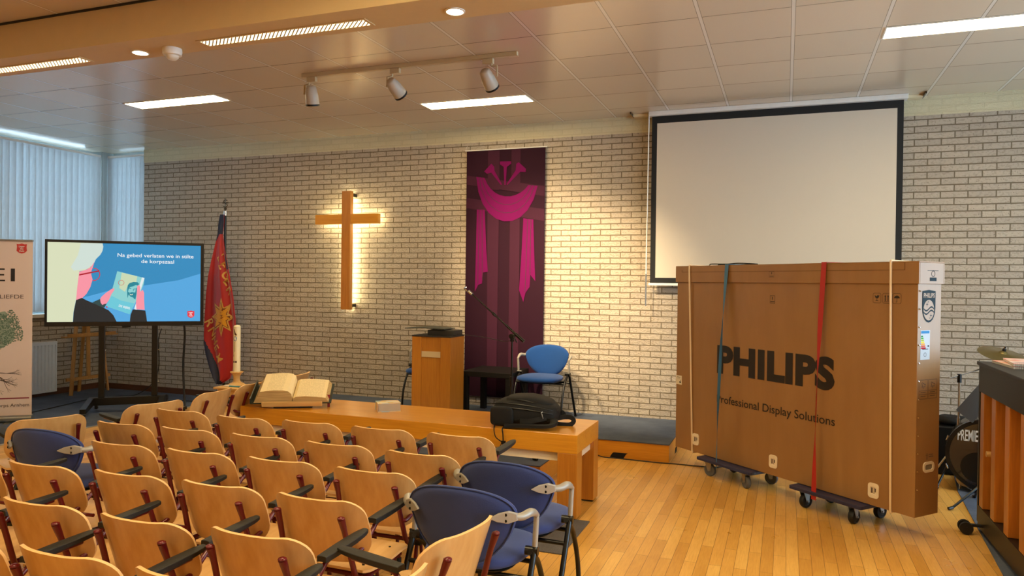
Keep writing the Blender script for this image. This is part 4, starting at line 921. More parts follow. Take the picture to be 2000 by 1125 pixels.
# local frame: x along the display, -y towards the room, z up
SCRN = lambda c, s=1.0: emit('slide_'+c, c, s)
t = thing('display', 'large flat display showing a blue slide with white text', 'display', TA, ta)
TW, TZ0, TZ1 = 1.69, 1.045, 2.056
b = nb(); box(b, 0, TW, 0.0, 0.055, TZ0, TZ1); obj('back_housing', b, BLACKP, t, bevel=0.006)
b = nb(); box(b, 0, TW, -0.012, -0.0003, TZ0, TZ0+0.052); box(b, 0, TW, -0.012, -0.0003, TZ1-0.03, TZ1); box(b, 0, 0.024, -0.012, -0.0003, TZ0+0.052, TZ1-0.03); box(b, TW-0.034, TW, -0.012, -0.0003, TZ0+0.052, TZ1-0.03)
bz = obj('bezel', b, plain('bezel_black', '0e0e10', 0.3), t)
b = nb(); box(b, 0.80, 0.89, -0.011, 0.02, TZ0-0.018, TZ0-0.0003); box(b, 0.79, 0.90, -0.0135, -0.0123, TZ0+0.006, TZ0+0.014); obj('sensor_tab', b, BLACKP, bz)
sx0, sx1, sz0, sz1 = 0.025, TW-0.035, TZ0+0.053, TZ1-0.031
names = ['2f8fc4', '55ace6', '1c7fae', 'dfe5c2', 'd6e6dd', 'ff9aab', '26282b', 'd8283c', 'b3152b', '8fd6d6', 'cfe0bb', '1f8a9c', 'e9f2f4', 'ffffff', 'e8384a', '2c4a4c', '6fcfe0', 'e9f0cf']
SM = [emit('slide_'+c, c, 0.30) for c in names]; MI = {c: i for i, c in enumerate(names)}
sfn = lambda a, c, d: Vector((sx0+(sx1-sx0)*a, -d, sz1-(sz1-sz0)*c))
def sp(x, y):
    u = (x-166)/1617.0; top = 120+48*u; return (min(1, max(0, u)), min(1, max(0, (y-top)/(948-top))))
def poly(b, pts, col, d): face2d(b, [sp(*q) for q in pts], sfn, d, MI[col])
b = nb(); V0 = -0.0
poly(b, [(160, 100), (1800, 100), (1800, 960), (160, 960)], '2f8fc4', 0.001)
poly(b, [(500, 705), (800, 625), (1150, 577), (1540, 522), (1800, 455), (1800, 960), (500, 960)], '55ace6', 0.0014)
poly(b, [(540, 690), (620, 745), (700, 712), (760, 660), (700, 665)], '55ace6', 0.0016)
poly(b, [(160, 118), (722, 128), (730, 170), (722, 215), (700, 255), (655, 300), (632, 350), (590, 390), (540, 415), (485, 425), (470, 600), (455, 720), (430, 850), (425, 960), (160, 960)], 'dfe5c2', 0.0018)
poly(b, [(500, 135), (722, 128), (730, 170), (722, 215), (700, 255), (655, 300), (632, 350), (560, 400), (430, 420), (400, 380), (470, 260)], 'd6e6dd', 0.0020)
poly(b, [(485, 430), (560, 408), (605, 380), (640, 325), (625, 380), (610, 420), (608, 460), (622, 510), (600, 590), (560, 660), (520, 700), (456, 722), (465, 600)], 'ff9aab', 0.0021)
poly(b, [(456, 722), (515, 700), (560, 725), (620, 750), (700, 785), (790, 830), (840, 880), (875, 960), (427, 960), (432, 850)], '26282b', 0.0022)
poly(b, [(620, 748), (702, 712), (720, 770), (770, 760), (745, 805), (690, 785)], '2c4a4c', 0.0023)
def arcp(cx, cy, r, w, a0, a1, n, col, d, sy=1.0):
    for k in range(n):
        t0, t1 = a0+(a1-a0)*k/n, a0+(a1-a0)*(k+1)/n
        poly(b, [(cx+math.cos(t0)*r, cy+math.sin(t0)*r*sy), (cx+math.cos(t1)*r, cy+math.sin(t1)*r*sy), (cx+math.cos(t1)*(r-w), cy+math.sin(t1)*(r-w)*sy), (cx+math.cos(t0)*(r-w), cy+math.sin(t0)*(r-w)*sy)], col, d)
arcp(632, 458, 68, 8, -1.6, 1.7, 18, 'd8283c', 0.0026)
poly(b, [(485, 455), (690, 415), (694, 428), (485, 470)], 'b3152b', 0.0027)
poly(b, [(878, 425), (1168, 498), (1160, 560), (1120, 660), (1010, 872), (770, 790), (830, 600)], '8fd6d6', 0.0030)
poly(b, [(925, 440), (1090, 480), (1080, 540), (1000, 560), (960, 640), (900, 600)], 'cfe0bb', 0.0032)
poly(b, [(760, 785), (820, 680), (920, 730), (1060, 760), (1015, 872)], '6fcfe0', 0.0032)
poly(b, [(1140, 490), (1168, 498), (1115, 660), (1095, 640)], 'e9f2f4', 0.0033); poly(b, [(1085, 740), (1100, 820), (1080, 828), (1060, 815)], 'e9f2f4', 0.0033)
arcp(920, 545, 32, 4, 0, 2*PI, 18, 'd8283c', 0.0034, 0.85)
# bearded face: hair cap, brows, beard
poly(b, [(985, 600), (990, 570), (1010, 548), (1050, 538), (1095, 542), (1112, 560), (1095, 575), (1075, 570), (1050, 582), (1015, 590), (1000, 612), (992, 640)], '1f8a9c', 0.0035)
poly(b, [(985, 600), (995, 640), (1010, 650), (1035, 642), (1070, 648), (1078, 600), (1088, 600), (1084, 660), (1072, 720), (1055, 710), (1050, 700), (1020, 690), (1000, 668), (990, 705), (984, 660)], '1f8a9c', 0.0036)
poly(b, [(1000, 605), (1020, 600), (1030, 606), (1015, 610)], '1f8a9c', 0.0037); poly(b, [(1048, 610), (1072, 606), (1074, 614), (1052, 616), (1052, 632), (1046, 632)], '1f8a9c', 0.0037)
poly(b, [(1010, 658), (1028, 668), (1046, 658), (1040, 674), (1018, 674)], 'e9f0cf', 0.0038)
# hands and sleeves
poly(b, [(702, 715), (715, 690), (760, 650), (820, 610), (845, 600), (850, 620), (820, 660), (795, 720), (770, 760), (745, 765), (725, 775), (708, 750)], 'ff9aab', 0.0040)
poly(b, [(1090, 580), (1112, 568), (1122, 590), (1122, 640), (1150, 620), (1165, 650), (1165, 720), (1172, 828), (1085, 822), (1078, 760), (1085, 680)], 'ff9aab', 0.0041)
poly(b, [(1045, 822), (1180, 835), (1192, 900), (1198, 960), (1015, 960), (1022, 880)], '26282b', 0.0042)
poly(b, [(762, 790), (775, 788), (782, 800), (770, 806)], 'd8283c', 0.0042)
poly(b, [(1640, 842), (1665, 842), (1680, 836), (1695, 842), (1718, 842), (1718, 890), (1705, 905), (1680, 915), (1650, 905), (1640, 890)], 'e8384a', 0.0042)
obj('screen', b, SM, t)
b = nb()
def stext(s, x0, x1, y, hpx, bold, d=0.005, rot=0.0):
    a0, c0 = sp(x0, y); a1, c1 = sp(x1, y); p0 = sfn(a0, c0, d); w_ = (a1-a0)*(sx1-sx0); h_ = hpx/828*(sz1-sz0)
    text_bm(b, s, p0, (math.cos(rot), 0, math.sin(rot)), (-math.sin(rot), 0, math.cos(rot)), h_, w_, bold)
stext('Na gebed verlaten we in stilte', 880, 1703, 276, 38, 0.006); stext('de korpszaal', 1132, 1487, 342, 38, 0.006)
stext('Leger', 1655, 1703, 864, 13, 0.01); stext('des', 1664, 1692, 880, 13, 0.01); stext('Heils', 1658, 1700, 898, 13, 0.01)
stext('DE BIJBEL', 895, 1025, 792, 22, 0.01, 0.0045, -0.27)
obj('slide_text', b, emit('slide_white', 'ffffff', 0.30), t)
t = thing('display_cart', 'black steel cart on casters under the display', 'display cart', TA, ta)
for x in (0.575, 1.145):
    b = nb(); box(b, x-0.032, x+0.032, 0.056, 0.11, 0.19, 1.90); obj('column', b, BLACKM, t, bevel=0.003)
    b = nb(); cyl(b, (x+0.033, 0.083, 0.75), (x+0.05, 0.083, 0.75), 0.008, 8); cyl(b, (x+0.033, 0.083, 0.36), (x+0.05, 0.083, 0.36), 0.008, 8); obj('bolt', b, CHROME, t)
b = nb(); box(b, 0.44, 1.27, 0.03, 0.13, 0.10, 0.189); obj('cross_beam', b, BLACKM, t, bevel=0.004)
for x in (0.47, 1.24):
    b = nb(); box(b, x-0.035, x+0.035, -0.42, 0.46, 0.095, 0.165) if False else None
    prism(b, [(-0.44, 0.082), (-0.40, 0.082), (0.029, 0.10), (0.029, 0.189), (-0.44, 0.135)], lambda a, c, d: Vector((x+d, a, c)), -0.032, 0.032)
    prism(b, [(0.44, 0.082), (0.44, 0.135), (0.131, 0.189), (0.131, 0.10)], lambda a, c, d: Vector((x+d, a, c)), -0.032, 0.032); obj('foot', b, BLACKM, t, bevel=0.003)
    for y in (-0.40, 0.40):
        b = nb(); cyl(b, (x-0.015, y, 0.038), (x+0.015, y, 0.038), 0.037, 20); cyl(b, (x-0.020, y, 0.038), (x+0.020, y, 0.038), 0.012, 12, mi=1); box(b, x-0.022, x+0.022, y-0.012, y+0.02, 0.07, 0.082, mi=1); obj('caster', b, [BLACKR, STEEL], t)
b = nb(); box(b, 0.45, 1.25, 0.058, 0.062, 1.4, 1.7); obj('mount_plate', b, BLACKM, t)

# ------------------------------------------------------------------ easel
t = thing('easel', 'pine easel standing in the corner behind the display', 'easel', (-9.17, -0.45, 0), math.radians(90))
def bar(b, p0, p1, w, d):
    p0, p1 = Vector(p0), Vector(p1); q = (p1-p0).to_track_quat('Z', 'Y').to_matrix().to_4x4(); box(b, -w/2, w/2, -d/2, d/2, 0, (p1-p0).length, Matrix.Translation(p0) @ q)
for s in (-1, 1):
    b = nb(); bar(b, (s*0.29, -0.05, 0.0), (s*0.13, 0.0, 1.65), 0.045, 0.022); obj('front_leg', b, PINE, t)
b = nb(); bar(b, (0.03, 0.20, 0.0), (0.02, 0.03, 1.6), 0.04, 0.022); obj('rear_leg', b, PINE, t)
b = nb(); bar(b, (0.0, -0.02, 0.22), (0.0, 0.012, 1.75), 0.05, 0.022); obj('mast', b, PINE, t)
b = nb(); box(b, -0.42, 0.42, -0.09, -0.02, 0.80, 0.82); box(b, -0.38, 0.38, -0.095, -0.0905, 0.81, 0.85); obj('tray', b, PINE, t)
b = nb(); box(b, -0.34, 0.34, -0.035, -0.013, 0.20, 0.245); obj('cross_bar', b, PINE, t)

# ------------------------------------------------------------------ radiator
t = thing('radiator', 'white ribbed panel radiator on the left wall under the window', 'radiator', (XL, -0.78, 0))
RAD = plain('radiator_white', 'cfd3d4', 0.35)
b = nb(); y0, y1 = -1.9, 0.0; z0, z1 = 0.06, 0.74; n = int((y0*-1)/0.05)
prof = []
k = 0; yy = y1
while yy > y0+1e-6:
    prof += [(yy, 0.115), (yy-0.014, 0.115), (yy-0.022, 0.098), (yy-0.042, 0.098)]; yy -= 0.05
for (a0, d0), (a1, d1) in zip(prof, prof[1:]+[(y0, 0.115)]):
    vs_ = [b.verts.new((d0, a0, z0+0.03)), b.verts.new((d1, a1, z0+0.03)), b.verts.new((d1, a1, z1-0.04)), b.verts.new((d0, a0, z1-0.04))]; b.faces.new(vs_)
box(b, 0.03, 0.097, y0, y1, z0+0.03, z1-0.04); box(b, 0.03, 0.117, y0, y1, z1-0.04, z1); box(b, 0.03, 0.117, y0, y1, z0, z0+0.03); obj('panel', b, RAD, t)
b = nb(); box(b, 0.03, 0.118, y0, y1, z1+0.0005, z1+0.006); obj('top_grille', b, WHITE, t)
b = nb(); box(b, 0.003, 0.029, -0.3, -0.25, 0.3, 0.5); box(b, 0.003, 0.029, -1.6, -1.55, 0.3, 0.5); obj('bracket', b, WHITE, t)

# ------------------------------------------------------------------ roll-up banner
A_ = Vector((-8.4, -2.6, 0)); E_ = Vector((0.78087, 0.62470, 0)); an = math.atan2(E_.y, E_.x)
RB = plain('rollup_salmon', 'dfc9bb', 0.6, var=0.03, scale=3); INK = plain('print_black', '241c1a', 0.7); INKG = plain('print_green', '5d7560', 0.8, var=0.3, scale=50); INKR = plain('print_red', 'c23a35', 0.6); INKM = plain('print_maroon', '8a2a3c', 0.7); INKB = plain('print_brown', '5a4a42', 0.7)
t = thing('rollup_banner', 'pale salmon roll-up banner with a printed tree at the left edge', 'banner', A_, an)
x0, x1 = -0.19, 0.655
b = nb(); box(b, x0, x1, -0.001, 0.001, 0.07, 2.01); obj('fabric', b, RB, t)
b = nb(); box(b, x0-0.005, x1+0.005, -0.012, 0.012, 2.01, 2.03); obj('top_bar', b, STEEL, t, bevel=0.004)
b = nb(); prism(b, rrect(0.11, 0.07, 0.025, 4, 0, 0.045), lambda a, c, d: Vector((d, a, c)), x0-0.01, x1+0.01); obj('base_cassette', b, STEEL, t, smooth_=40)
b = nb(); box(b, 0.42, 0.47, -0.14, 0.10, 0.0, 0.010); box(b, x0+0.08, x0+0.13, -0.14, 0.10, 0.0, 0.010); obj('foot', b, STEEL, t)
F2 = lambda a, c, d: Vector((a, -d, c)); X = (1, 0, 0); Z = (0, 0, 1)
b = nb()
text_bm(b, 'EI', (0.215, -0.002, 1.565), X, Z, 0.145, 0.27, -0.006, mi=0); text_bm(b, 'LIEFDE', (0.345, -0.002, 1.375), X, Z, 0.043, 0.225, -0.002, mi=1); text_bm(b, 'VR', (-0.10, -0.002, 1.565), X, Z, 0.145, 0.26, -0.006, mi=0)
text_bm(b, 'Korps Arnhem', (0.30, -0.002, 0.175), X, Z, 0.036, 0.33, 0.004, mi=1); obj('lettering', b, [INK, INKB], t)
b = nb(); shield = [(-0.05, 0.05), (-0.025, 0.048), (0, 0.058), (0.025, 0.048), (0.05, 0.05), (0.046, 0.02), (0.05, -0.025), (0.03, -0.045), (0, -0.055), (-0.03, -0.045), (-0.05, -0.025), (-0.046, 0.02)]
face2d(b, [(0.548+a, 1.93+c) for a, c in shield], F2, 0.0018)
obj('emblem', b, INKR, t, label='red shield emblem'); b = nb(); box(b, 0.0, 0.63, -0.0025, -0.0012, 0.262, 0.276); obj('printed_line', b, INKM, t, label='maroon line')
b = nb(); 
for s, z in (('Leger', 1.945), ('des', 1.92), ('Heils', 1.895)): text_bm(b, s, (0.548, -0.0022, z), X, Z, 0.017, bold=0.02, align='CENTER')
obj('emblem_text', b, WHITE, t)
b = nb(); random.seed(3)
for _ in range(90):
    a = random.uniform(0, 2*PI); r = math.sqrt(random.random())*0.85; cx = 0.235+0.31*r*math.cos(a); cz = 1.03+0.23*r*math.sin(a); s = random.uniform(0.03, 0.055)
    if cz < 0.86: continue
    face2d(b, [(cx+s*random.uniform(0.75, 1)*math.cos(2*PI*k/10), cz+s*random.uniform(0.75, 1)*math.sin(2*PI*k/10)) for k in range(10)], F2, 0.0012+random.random()*0.0002)
obj('tree_crown_print', b, plain('print_pale_green', '93a08c', 0.8, var=0.2, scale=60), t)
b = nb()
for _ in range(2600):
    a = random.uniform(0, 2*PI); r = math.sqrt(random.random()); cx = 0.235+0.33*r*math.cos(a); cz = 1.02+0.25*r*math.sin(a)+0.05*math.sin(cx*30)
    if cz < 0.80+0.1*abs(math.sin(cx*9)): continue
    s = random.uniform(0.004, 0.010); n = 6; rr = [s*random.uniform(0.5, 1) for _ in range(n)]
    face2d(b, [(cx+rr[k]*math.cos(2*PI*k/n), cz+rr[k]*math.sin(2*PI*k/n)) for k in range(n)], F2, 0.0015+random.random()*0.002)
obj('tree_crown_print', b, INKG, t)
b = nb(); box(b, 0.205, 0.245, -0.0022, -0.0012, 0.55, 0.84)
def twig(x, z, a, L_, w, dep, sgn):
    x2, z2 = x+math.cos(a)*L_, z+math.sin(a)*L_; nx, nz = -math.sin(a)*w, math.cos(a)*w
    face2d(b, [(x+nx, z+nz), (x-nx, z-nz), (x2-nx*0.6, z2-nz*0.6), (x2+nx*0.6, z2+nz*0.6)], F2, 0.0016)
    if dep: 
        for _ in range(2): twig(x2, z2, a+random.uniform(-0.5, 0.5), L_*random.uniform(0.6, 0.85), w*0.6, dep-1, sgn)
for a in (-0.05, -0.35, -0.7, -1.2, -1.9, -2.5, -2.9): twig(0.225, 0.56, a, 0.11, 0.008, 4, -1)
for a in (0.5, 1.0, 1.57, 2.1, 2.6): twig(0.225, 0.83, a, 0.07, 0.006, 2, 1)
obj('trunk_and_roots_print', b, INKB, t)

# ------------------------------------------------------------------ big carton on two dollies
CA = Vector((-0.942, -1.213, 0)); CE = Vector((0.7538, -0.6571, 0)); ca = math.atan2(CE.y, CE.x)     # local x along the face, local -y = front normal? see below
CL, CT = 2.262, 0.246
# local frame: x along the face to the right, y away from the viewer, z up
def card_mat():
    t = NT('cardboard'); co = t.obco(); n = t.noise(t.map(co, (1, 1, 0.3)), 5, 3); m = t.noise(t.map(co, (300, 300, 4)), 1, 2)
    c = t.ramp(n, [(0.3, lin('8e683e')), (0.7, lin('997347'))]); t.ln(t.mix(0.06, c, t.mix(m, lin('6e4a26'), lin('c09060'))), t.b.inputs['Base Color'])
    t.b.inputs['Roughness'].default_value = 0.42; t.b.inputs['Specular IOR Level'].default_value = 0.5; t.bump(m, 0.05, 0.001); return t.m
CARD = card_mat(); CREASE = plain('cardboard_crease', '5e3c1c', 0.8); PINK = plain('print_ink', '211a12', 0.5)
t = thing('carton', 'huge upright cardboard display carton with large black lettering', 'carton', (CA.x, CA.y, 0.152), ca)
b = nb(); box(b, 0, CL, 0, CT, 0, 1.515); obj('body', b, CARD, t, bevel=0.004)
b = nb()
for q in ((-0.012, CL+0.012, -0.012, -0.001), (-0.012, CL+0.012, CT+0.001, CT+0.012)): box(b, *q, 1.49, 1.627)
box(b, -0.012, -0.001, -0.0009, CT+0.0009, 1.49, 1.627); box(b, CL+0.001, CL+0.012, -0.0009, CT+0.0009, 1.49, 1.627); box(b, -0.012, CL+0.012, -0.012, CT+0.012, 1.6271, 1.635)
lid = obj('lid', b, CARD, t, bevel=0.002)
b = nb(); box(b, 0.07, 2.18, -0.0135, -0.0122, 1.578, 1.581); box(b, 0.07, 0.073, -0.0135, -0.0122, 1.578, 1.60); box(b, 2.177, 2.18, -0.0135, -0.0122, 1.581, 1.625); obj('fold_line', b, CREASE, lid)
X = (1, 0, 0); Z = (0, 0, 1); zc = lambda z: z-0.152
b = nb(); text_bm(b, 'PHILIPS', (0.512, -0.001, zc(0.893)), X, Z, 0.208, 1.15, 0.052, space=1.06); obj('lettering', b, PINK, t)
b = nb(); text_bm(b, 'Professional Display Solutions', (0.515, -0.001, zc(0.633)), X, Z, 0.062, 1.155, 0.006); obj('lettering', b, PINK, t)
b = nb(); Fc = lambda a, c, d: Vector((a, -d, zc(c)))
def frame_sq(cx, cz, s):
    ring2d(b, rrect(s, s*1.12, 0.012, 4, cx, cz), rrect(s-0.004, s*1.12-0.004, 0.010, 4, cx, cz), Fc, 0.0012)
for cx in (1.978, 2.048, 2.120): frame_sq(cx, 1.545, 0.060)
g = 1.978; gz = 1.545
face2d(b, [(g-0.017, gz+0.018), (g-0.008, gz+0.016), (g-0.004, gz+0.010), (g+0.0, gz+0.018), (g+0.018, gz+0.018), (g+0.012, gz+0.004), (g+0.002, gz-0.001), (g-0.002, gz-0.001), (g-0.012, gz+0.004)], Fc, 0.0013); box(b, g-0.001, g+0.001, -0.0018, -0.001, zc(gz-0.016), zc(gz)); box(b, g-0.01, g+0.01, -0.0018, -0.001, zc(gz-0.019), zc(gz-0.016))
for dx in (-0.010, 0.010):
    g = 2.048+dx; face2d(b, [(g-0.006, gz+0.010), (g+0.006, gz+0.010), (g, gz+0.024)], Fc, 0.0013); box(b, g-0.0025, g+0.0025, -0.0018, -0.001, zc(gz-0.018), zc(gz+0.010))
box(b, 2.03, 2.066, -0.0018, -0.001, zc(gz-0.024), zc(gz-0.021))
g = 2.120; face2d(b, [(g-0.02, gz+0.002)]+[(g+0.02*math.cos(a_), gz+0.002+0.018*math.sin(a_)) for a_ in [PI*(1-k/8) for k in range(1, 9)]], Fc, 0.0013); box(b, g-0.0012, g+0.0012, -0.0018, -0.001, zc(gz-0.022), zc(gz+0.002)); box(b, g-0.008, g, -0.0018, -0.001, zc(gz-0.024), zc(gz-0.021))
for z in (1.513,): ring2d(b, rrect(0.05, 0.06, 0.002, 2, 1.094, z), rrect(0.045, 0.055, 0.002, 2, 1.094, z), Fc, 0.0012); box(b, 1.091, 1.097, -0.0018, -0.001, zc(z-0.002), zc(z+0.02)); box(b, 1.074, 1.114, -0.0018, -0.001, zc(z-0.02), zc(z-0.014))
obj('handling_icon', b, PINK, t)
b = nb(); z = 1.719; box(b, 1.089, 1.095, -0.0130, -0.0122, zc(z-0.01), zc(z+0.005)); box(b, 1.073, 1.111, -0.0130, -0.0122, zc(z-0.028), zc(z-0.024)); ring2d(b, rrect(0.05, 0.045, 0.002, 2, 1.092, z-0.012), rrect(0.047, 0.042, 0.002, 2, 1.092, z-0.012), Fc, 0.0125); obj('handling_icon', b, PINK, lid)
PWH = plain('plastic_white', 'e2d6bf', 0.4)
for cx, cz in ((0.266, 0.267), (1.125, 0.262), (1.975, 0.255)):
    b = nb(); o_ = rrect(0.078, 0.10, 0.02, 5, cx, cz); i_ = rrect(0.046, 0.052, 0.008, 5, cx, cz)
    A = [b.verts.new(Fc(a, c, 0.0)) for a, c in o_]; B = [b.verts.new(Fc(a, c, 0.006)) for a, c in o_]; C_ = [b.verts.new(Fc(a, c, 0.006)) for a, c in i_]; D = [b.verts.new(Fc(a, c, 0.0008)) for a, c in i_]; n = len(A)
    for P_, Q_ in ((A, B), (B, C_), (C_, D)):
        for i in range(n): b.faces.new((P_[i], P_[(i+1) % n], Q_[(i+1) % n], Q_[i]))
    b.faces.new(D); h = obj('hand_grip', b, PWH, t)
    b = nb()
    for q in ((-0.018, -0.006, -0.018, 0.018), (0.002, 0.006, -0.02, 0.02), (0.010, 0.017, -0.008, 0.016)): box(b, cx+q[0], cx+q[1], -0.002, -0.001, zc(cz+q[2]), zc(cz+q[3]))
    obj('grip_print', b, INKB, h)
b = nb(); box(b, -0.002, 0.075, -0.002, -0.0004, zc(0.72), zc(0.80)); box(b, -0.003, -0.0005, -0.002, 0.05, zc(0.72), zc(0.80)); s_ = obj('paper_label', b, plain('label_white', 'ded2bd', 0.6), t)
b = nb(); box(b, 0.045, 0.065, -0.0028, -0.0021, zc(0.735), zc(0.748)); box(b, 0.058, 0.064, -0.0028, -0.0021, zc(0.752), zc(0.762)); box(b, 0.015, 0.06, -0.0028, -0.0021, zc(0.785), zc(0.788)); box(b, 0.015, 0.05, -0.0028, -0.0021, zc(0.775), zc(0.777)); obj('label_print', b, INK, s_)
# right-hand end face: local plane x = CL, coordinate a runs with y
Fs = lambda a, c, d: Vector((CL+d, a, zc(c))); Y = (0, 1, 0)
GREYI = plain('print_slate', '333d41', 0.85, spec=0.08); 
b = nb()
def shield_pts(k=1.0, cx=0.112, cz=1.50):
    w, hh = 0.070*k, 0.105*k; out = [(cx-w, cz+hh*0.92), (cx, cz+hh), (cx+w, cz+hh*0.92)]
    for i in range(0, 11): a_ = -PI*i/10; out.append((cx+w*math.cos(a_), cz-hh*0.10+hh*0.9*math.sin(a_)))
    return out
face2d(b, shield_pts(), Fs, 0.0010, 0)
cir = [(0.112+0.056*math.cos(2*PI*k/28), 1.475+0.066*math.sin(2*PI*k/28)) for k in range(28)]
face2d(b, cir, Fs, 0.0014, 1)
for dz in (0.010, -0.012):
    top = [(0.058+0.108*k/14, 1.478+dz+0.012*math.sin(-2*PI*k/14)) for k in range(15)]
    for p_, q_ in zip(top, top[1:]): face2d(b, [p_, q_, (q_[0], q_[1]-0.010), (p_[0], p_[1]-0.010)], Fs, 0.0018, 0)
def sparkle(cx, cz, r): face2d(b, [(cx+(r if k % 2 == 0 else r*0.22)*math.cos(PI/4*k), cz+(r if k % 2 == 0 else r*0.22)*1.2*math.sin(PI/4*k)) for k in range(8)], Fs, 0.0018, 0)
sparkle(0.092, 1.512, 0.016); sparkle(0.106, 1.528, 0.009); sparkle(0.135, 1.440, 0.016); sparkle(0.122, 1.424, 0.007)
text_bm(b, 'PHILIPS', (0.112, 0, zc(1.555)) and (CL+0.0016, 0.054, zc(1.556)), Y, Z, 0.027, 0.116, 0.03, mi=1)
obj('shield_emblem', b, [GREYI, CARD], t, label='dark shield emblem with waves and stars')
b = nb(); box(b, CL+0.0004, CL+0.0014, 0.030, 0.128, zc(1.158), zc(1.347)); es = obj('energy_label', b, plain('label_cool_white', 'b9bec2', 0.8, spec=0.1), t)
cols = ['1f7a3c', '4a9a3a', 'a6b53a', 'e0c832', 'e0982c', 'd0542c', 'b02028']
b = nb()
for i in range(7): z = 1.312-0.0125*i; box(b, CL+0.0015, CL+0.0020, 0.036, 0.055+0.005*i, zc(z-0.009), zc(z), mi=i)
box(b, CL+0.0015, CL+0.0020, 0.036, 0.122, zc(1.326), zc(1.342), mi=7); box(b, CL+0.0015, CL+0.0020, 0.104, 0.120, zc(1.24), zc(1.25), mi=8)
ring2d(b, [(0.079+0.014*math.cos(2*PI*k/16), 1.19+0.014*math.sin(2*PI*k/16)) for k in range(16)], [(0.079+0.011*math.cos(2*PI*k/16), 1.19+0.011*math.sin(2*PI*k/16)) for k in range(16)], Fs, 0.002, 8)
box(b, CL+0.0015, CL+0.0020, 0.05, 0.11, zc(1.223), zc(1.228), mi=8)
obj('label_print', b, [plain('energy_'+c, c, 0.8, spec=0.1) for c in cols]+[plain('energy_blue', '3f7fae', 0.8, spec=0.1), INK], es)
b = nb()
for a0 in (0.022, 0.120):
    ring2d(b, [(a0, 0.905), (a0+0.092, 0.905), (a0+0.092, 1.03), (a0, 1.03)], [(a0+0.003, 0.908), (a0+0.089, 0.908), (a0+0.089, 1.027), (a0+0.003, 1.027)], Fs, 0.001)
    for z in (0.935, 0.958): box(b, CL+0.0002, CL+0.0012, a0+0.003, a0+0.089, zc(z), zc(z+0.0025))
    for z in (0.946, 0.922): box(b, CL+0.0002, CL+0.0012, a0+0.02, a0+0.07, zc(z), zc(z+0.004))
    for k in range(5): a_ = 0.6*k; p_ = (a0+0.046+0.026*math.cos(a_*2), 0.993+0.022*math.sin(a_*2)); q_ = (a0+0.046+0.026*math.cos(a_*2+2.2), 0.993+0.022*math.sin(a_*2+2.2)); face2d(b, [p_, q_, (q_[0]+0.003, q_[1]+0.003), (p_[0]+0.003, p_[1]+0.003)], Fs, 0.0010)
ring2d(b, [(0.112, 0.515), (0.124, 0.515), (0.124, 0.540), (0.132, 0.540), (0.118, 0.556), (0.104, 0.540), (0.112, 0.540)], [(0.115, 0.518), (0.121, 0.518), (0.121, 0.543), (0.126, 0.543), (0.118, 0.552), (0.110, 0.543), (0.115, 0.543)], Fs, 0.001)
box(b, CL+0.0002, CL+0.0012, 0.14, 0.18, zc(0.542), zc(0.546)); box(b, CL+0.0002, CL+0.0012, 0.14, 0.185, zc(0.528), zc(0.533))
obj('side_print', b, INKB, t)
b = nb(); o_ = rrect(0.115, 0.068, 0.028, 6, 0.134, 0.465); i_ = rrect(0.078, 0.034, 0.013, 6, 0.134, 0.465)
A = [b.verts.new(Fs(a, c, 0.0)) for a, c in o_]; B = [b.verts.new(Fs(a, c, 0.006)) for a, c in o_]; C_ = [b.verts.new(Fs(a, c, 0.006)) for a, c in i_]; D = [b.verts.new(Fs(a, c, 0.0008)) for a, c in i_]; n = len(A)
for P_, Q_ in ((A, B), (B, C_), (C_, D)):
    for i in range(n): b.faces.new((P_[i], P_[(i+1) % n], Q_[(i+1) % n], Q_[i]))
b.faces.new(D).material_index = 1; obj('hand_grip', b, [PWH, plain('grip_grey', '7e7668', 0.6)], t)
b = nb()
for k in range(12): z = 1.60-0.115*k; tube(b, [(CL+0.002, 0.012, zc(z)), (CL+0.005, 0.018, zc(z)-0.006)], 0.004, 6)
obj('staple', b, CHROME, t)
b = nb(); box(b, CL+0.0122, CL+0.0130, 0.075, 0.19, 1.575, 1.578); box(b, CL+0.0122, CL+0.0130, 0.10, 0.17, 1.510, 1.532); ring2d(b, [(0.135+0.02*math.cos(2*PI*k/16), 1.708+0.02*math.sin(2*PI*k/16)) for k in range(16)], [(0.135+0.016*math.cos(2*PI*k/16), 1.708+0.016*math.sin(2*PI*k/16)) for k in range(16)], Fs, 0.0128); obj('lid_print', b, GREYI, lid)
CORD = plain('cream_cord', 'ead8bc', 0.6)
for c0, c1 in ((0.172, 0.226), (2.085, 2.100)):
    b = nb(); tube(b, [(c0, -0.018, 1.640), (c0+(c1-c0)*0.1, -0.018, 1.49), (c1, -0.005, 0.0), (c1, -0.002, -0.008), (c1, CT+0.002, -0.008), (c1, CT+0.006, 0.0), (c0, CT+0.018, 1.640), (c0, -0.018, 1.640)], 0.0075, 8); obj('binding_cord', b, CORD, t, smooth_=50)
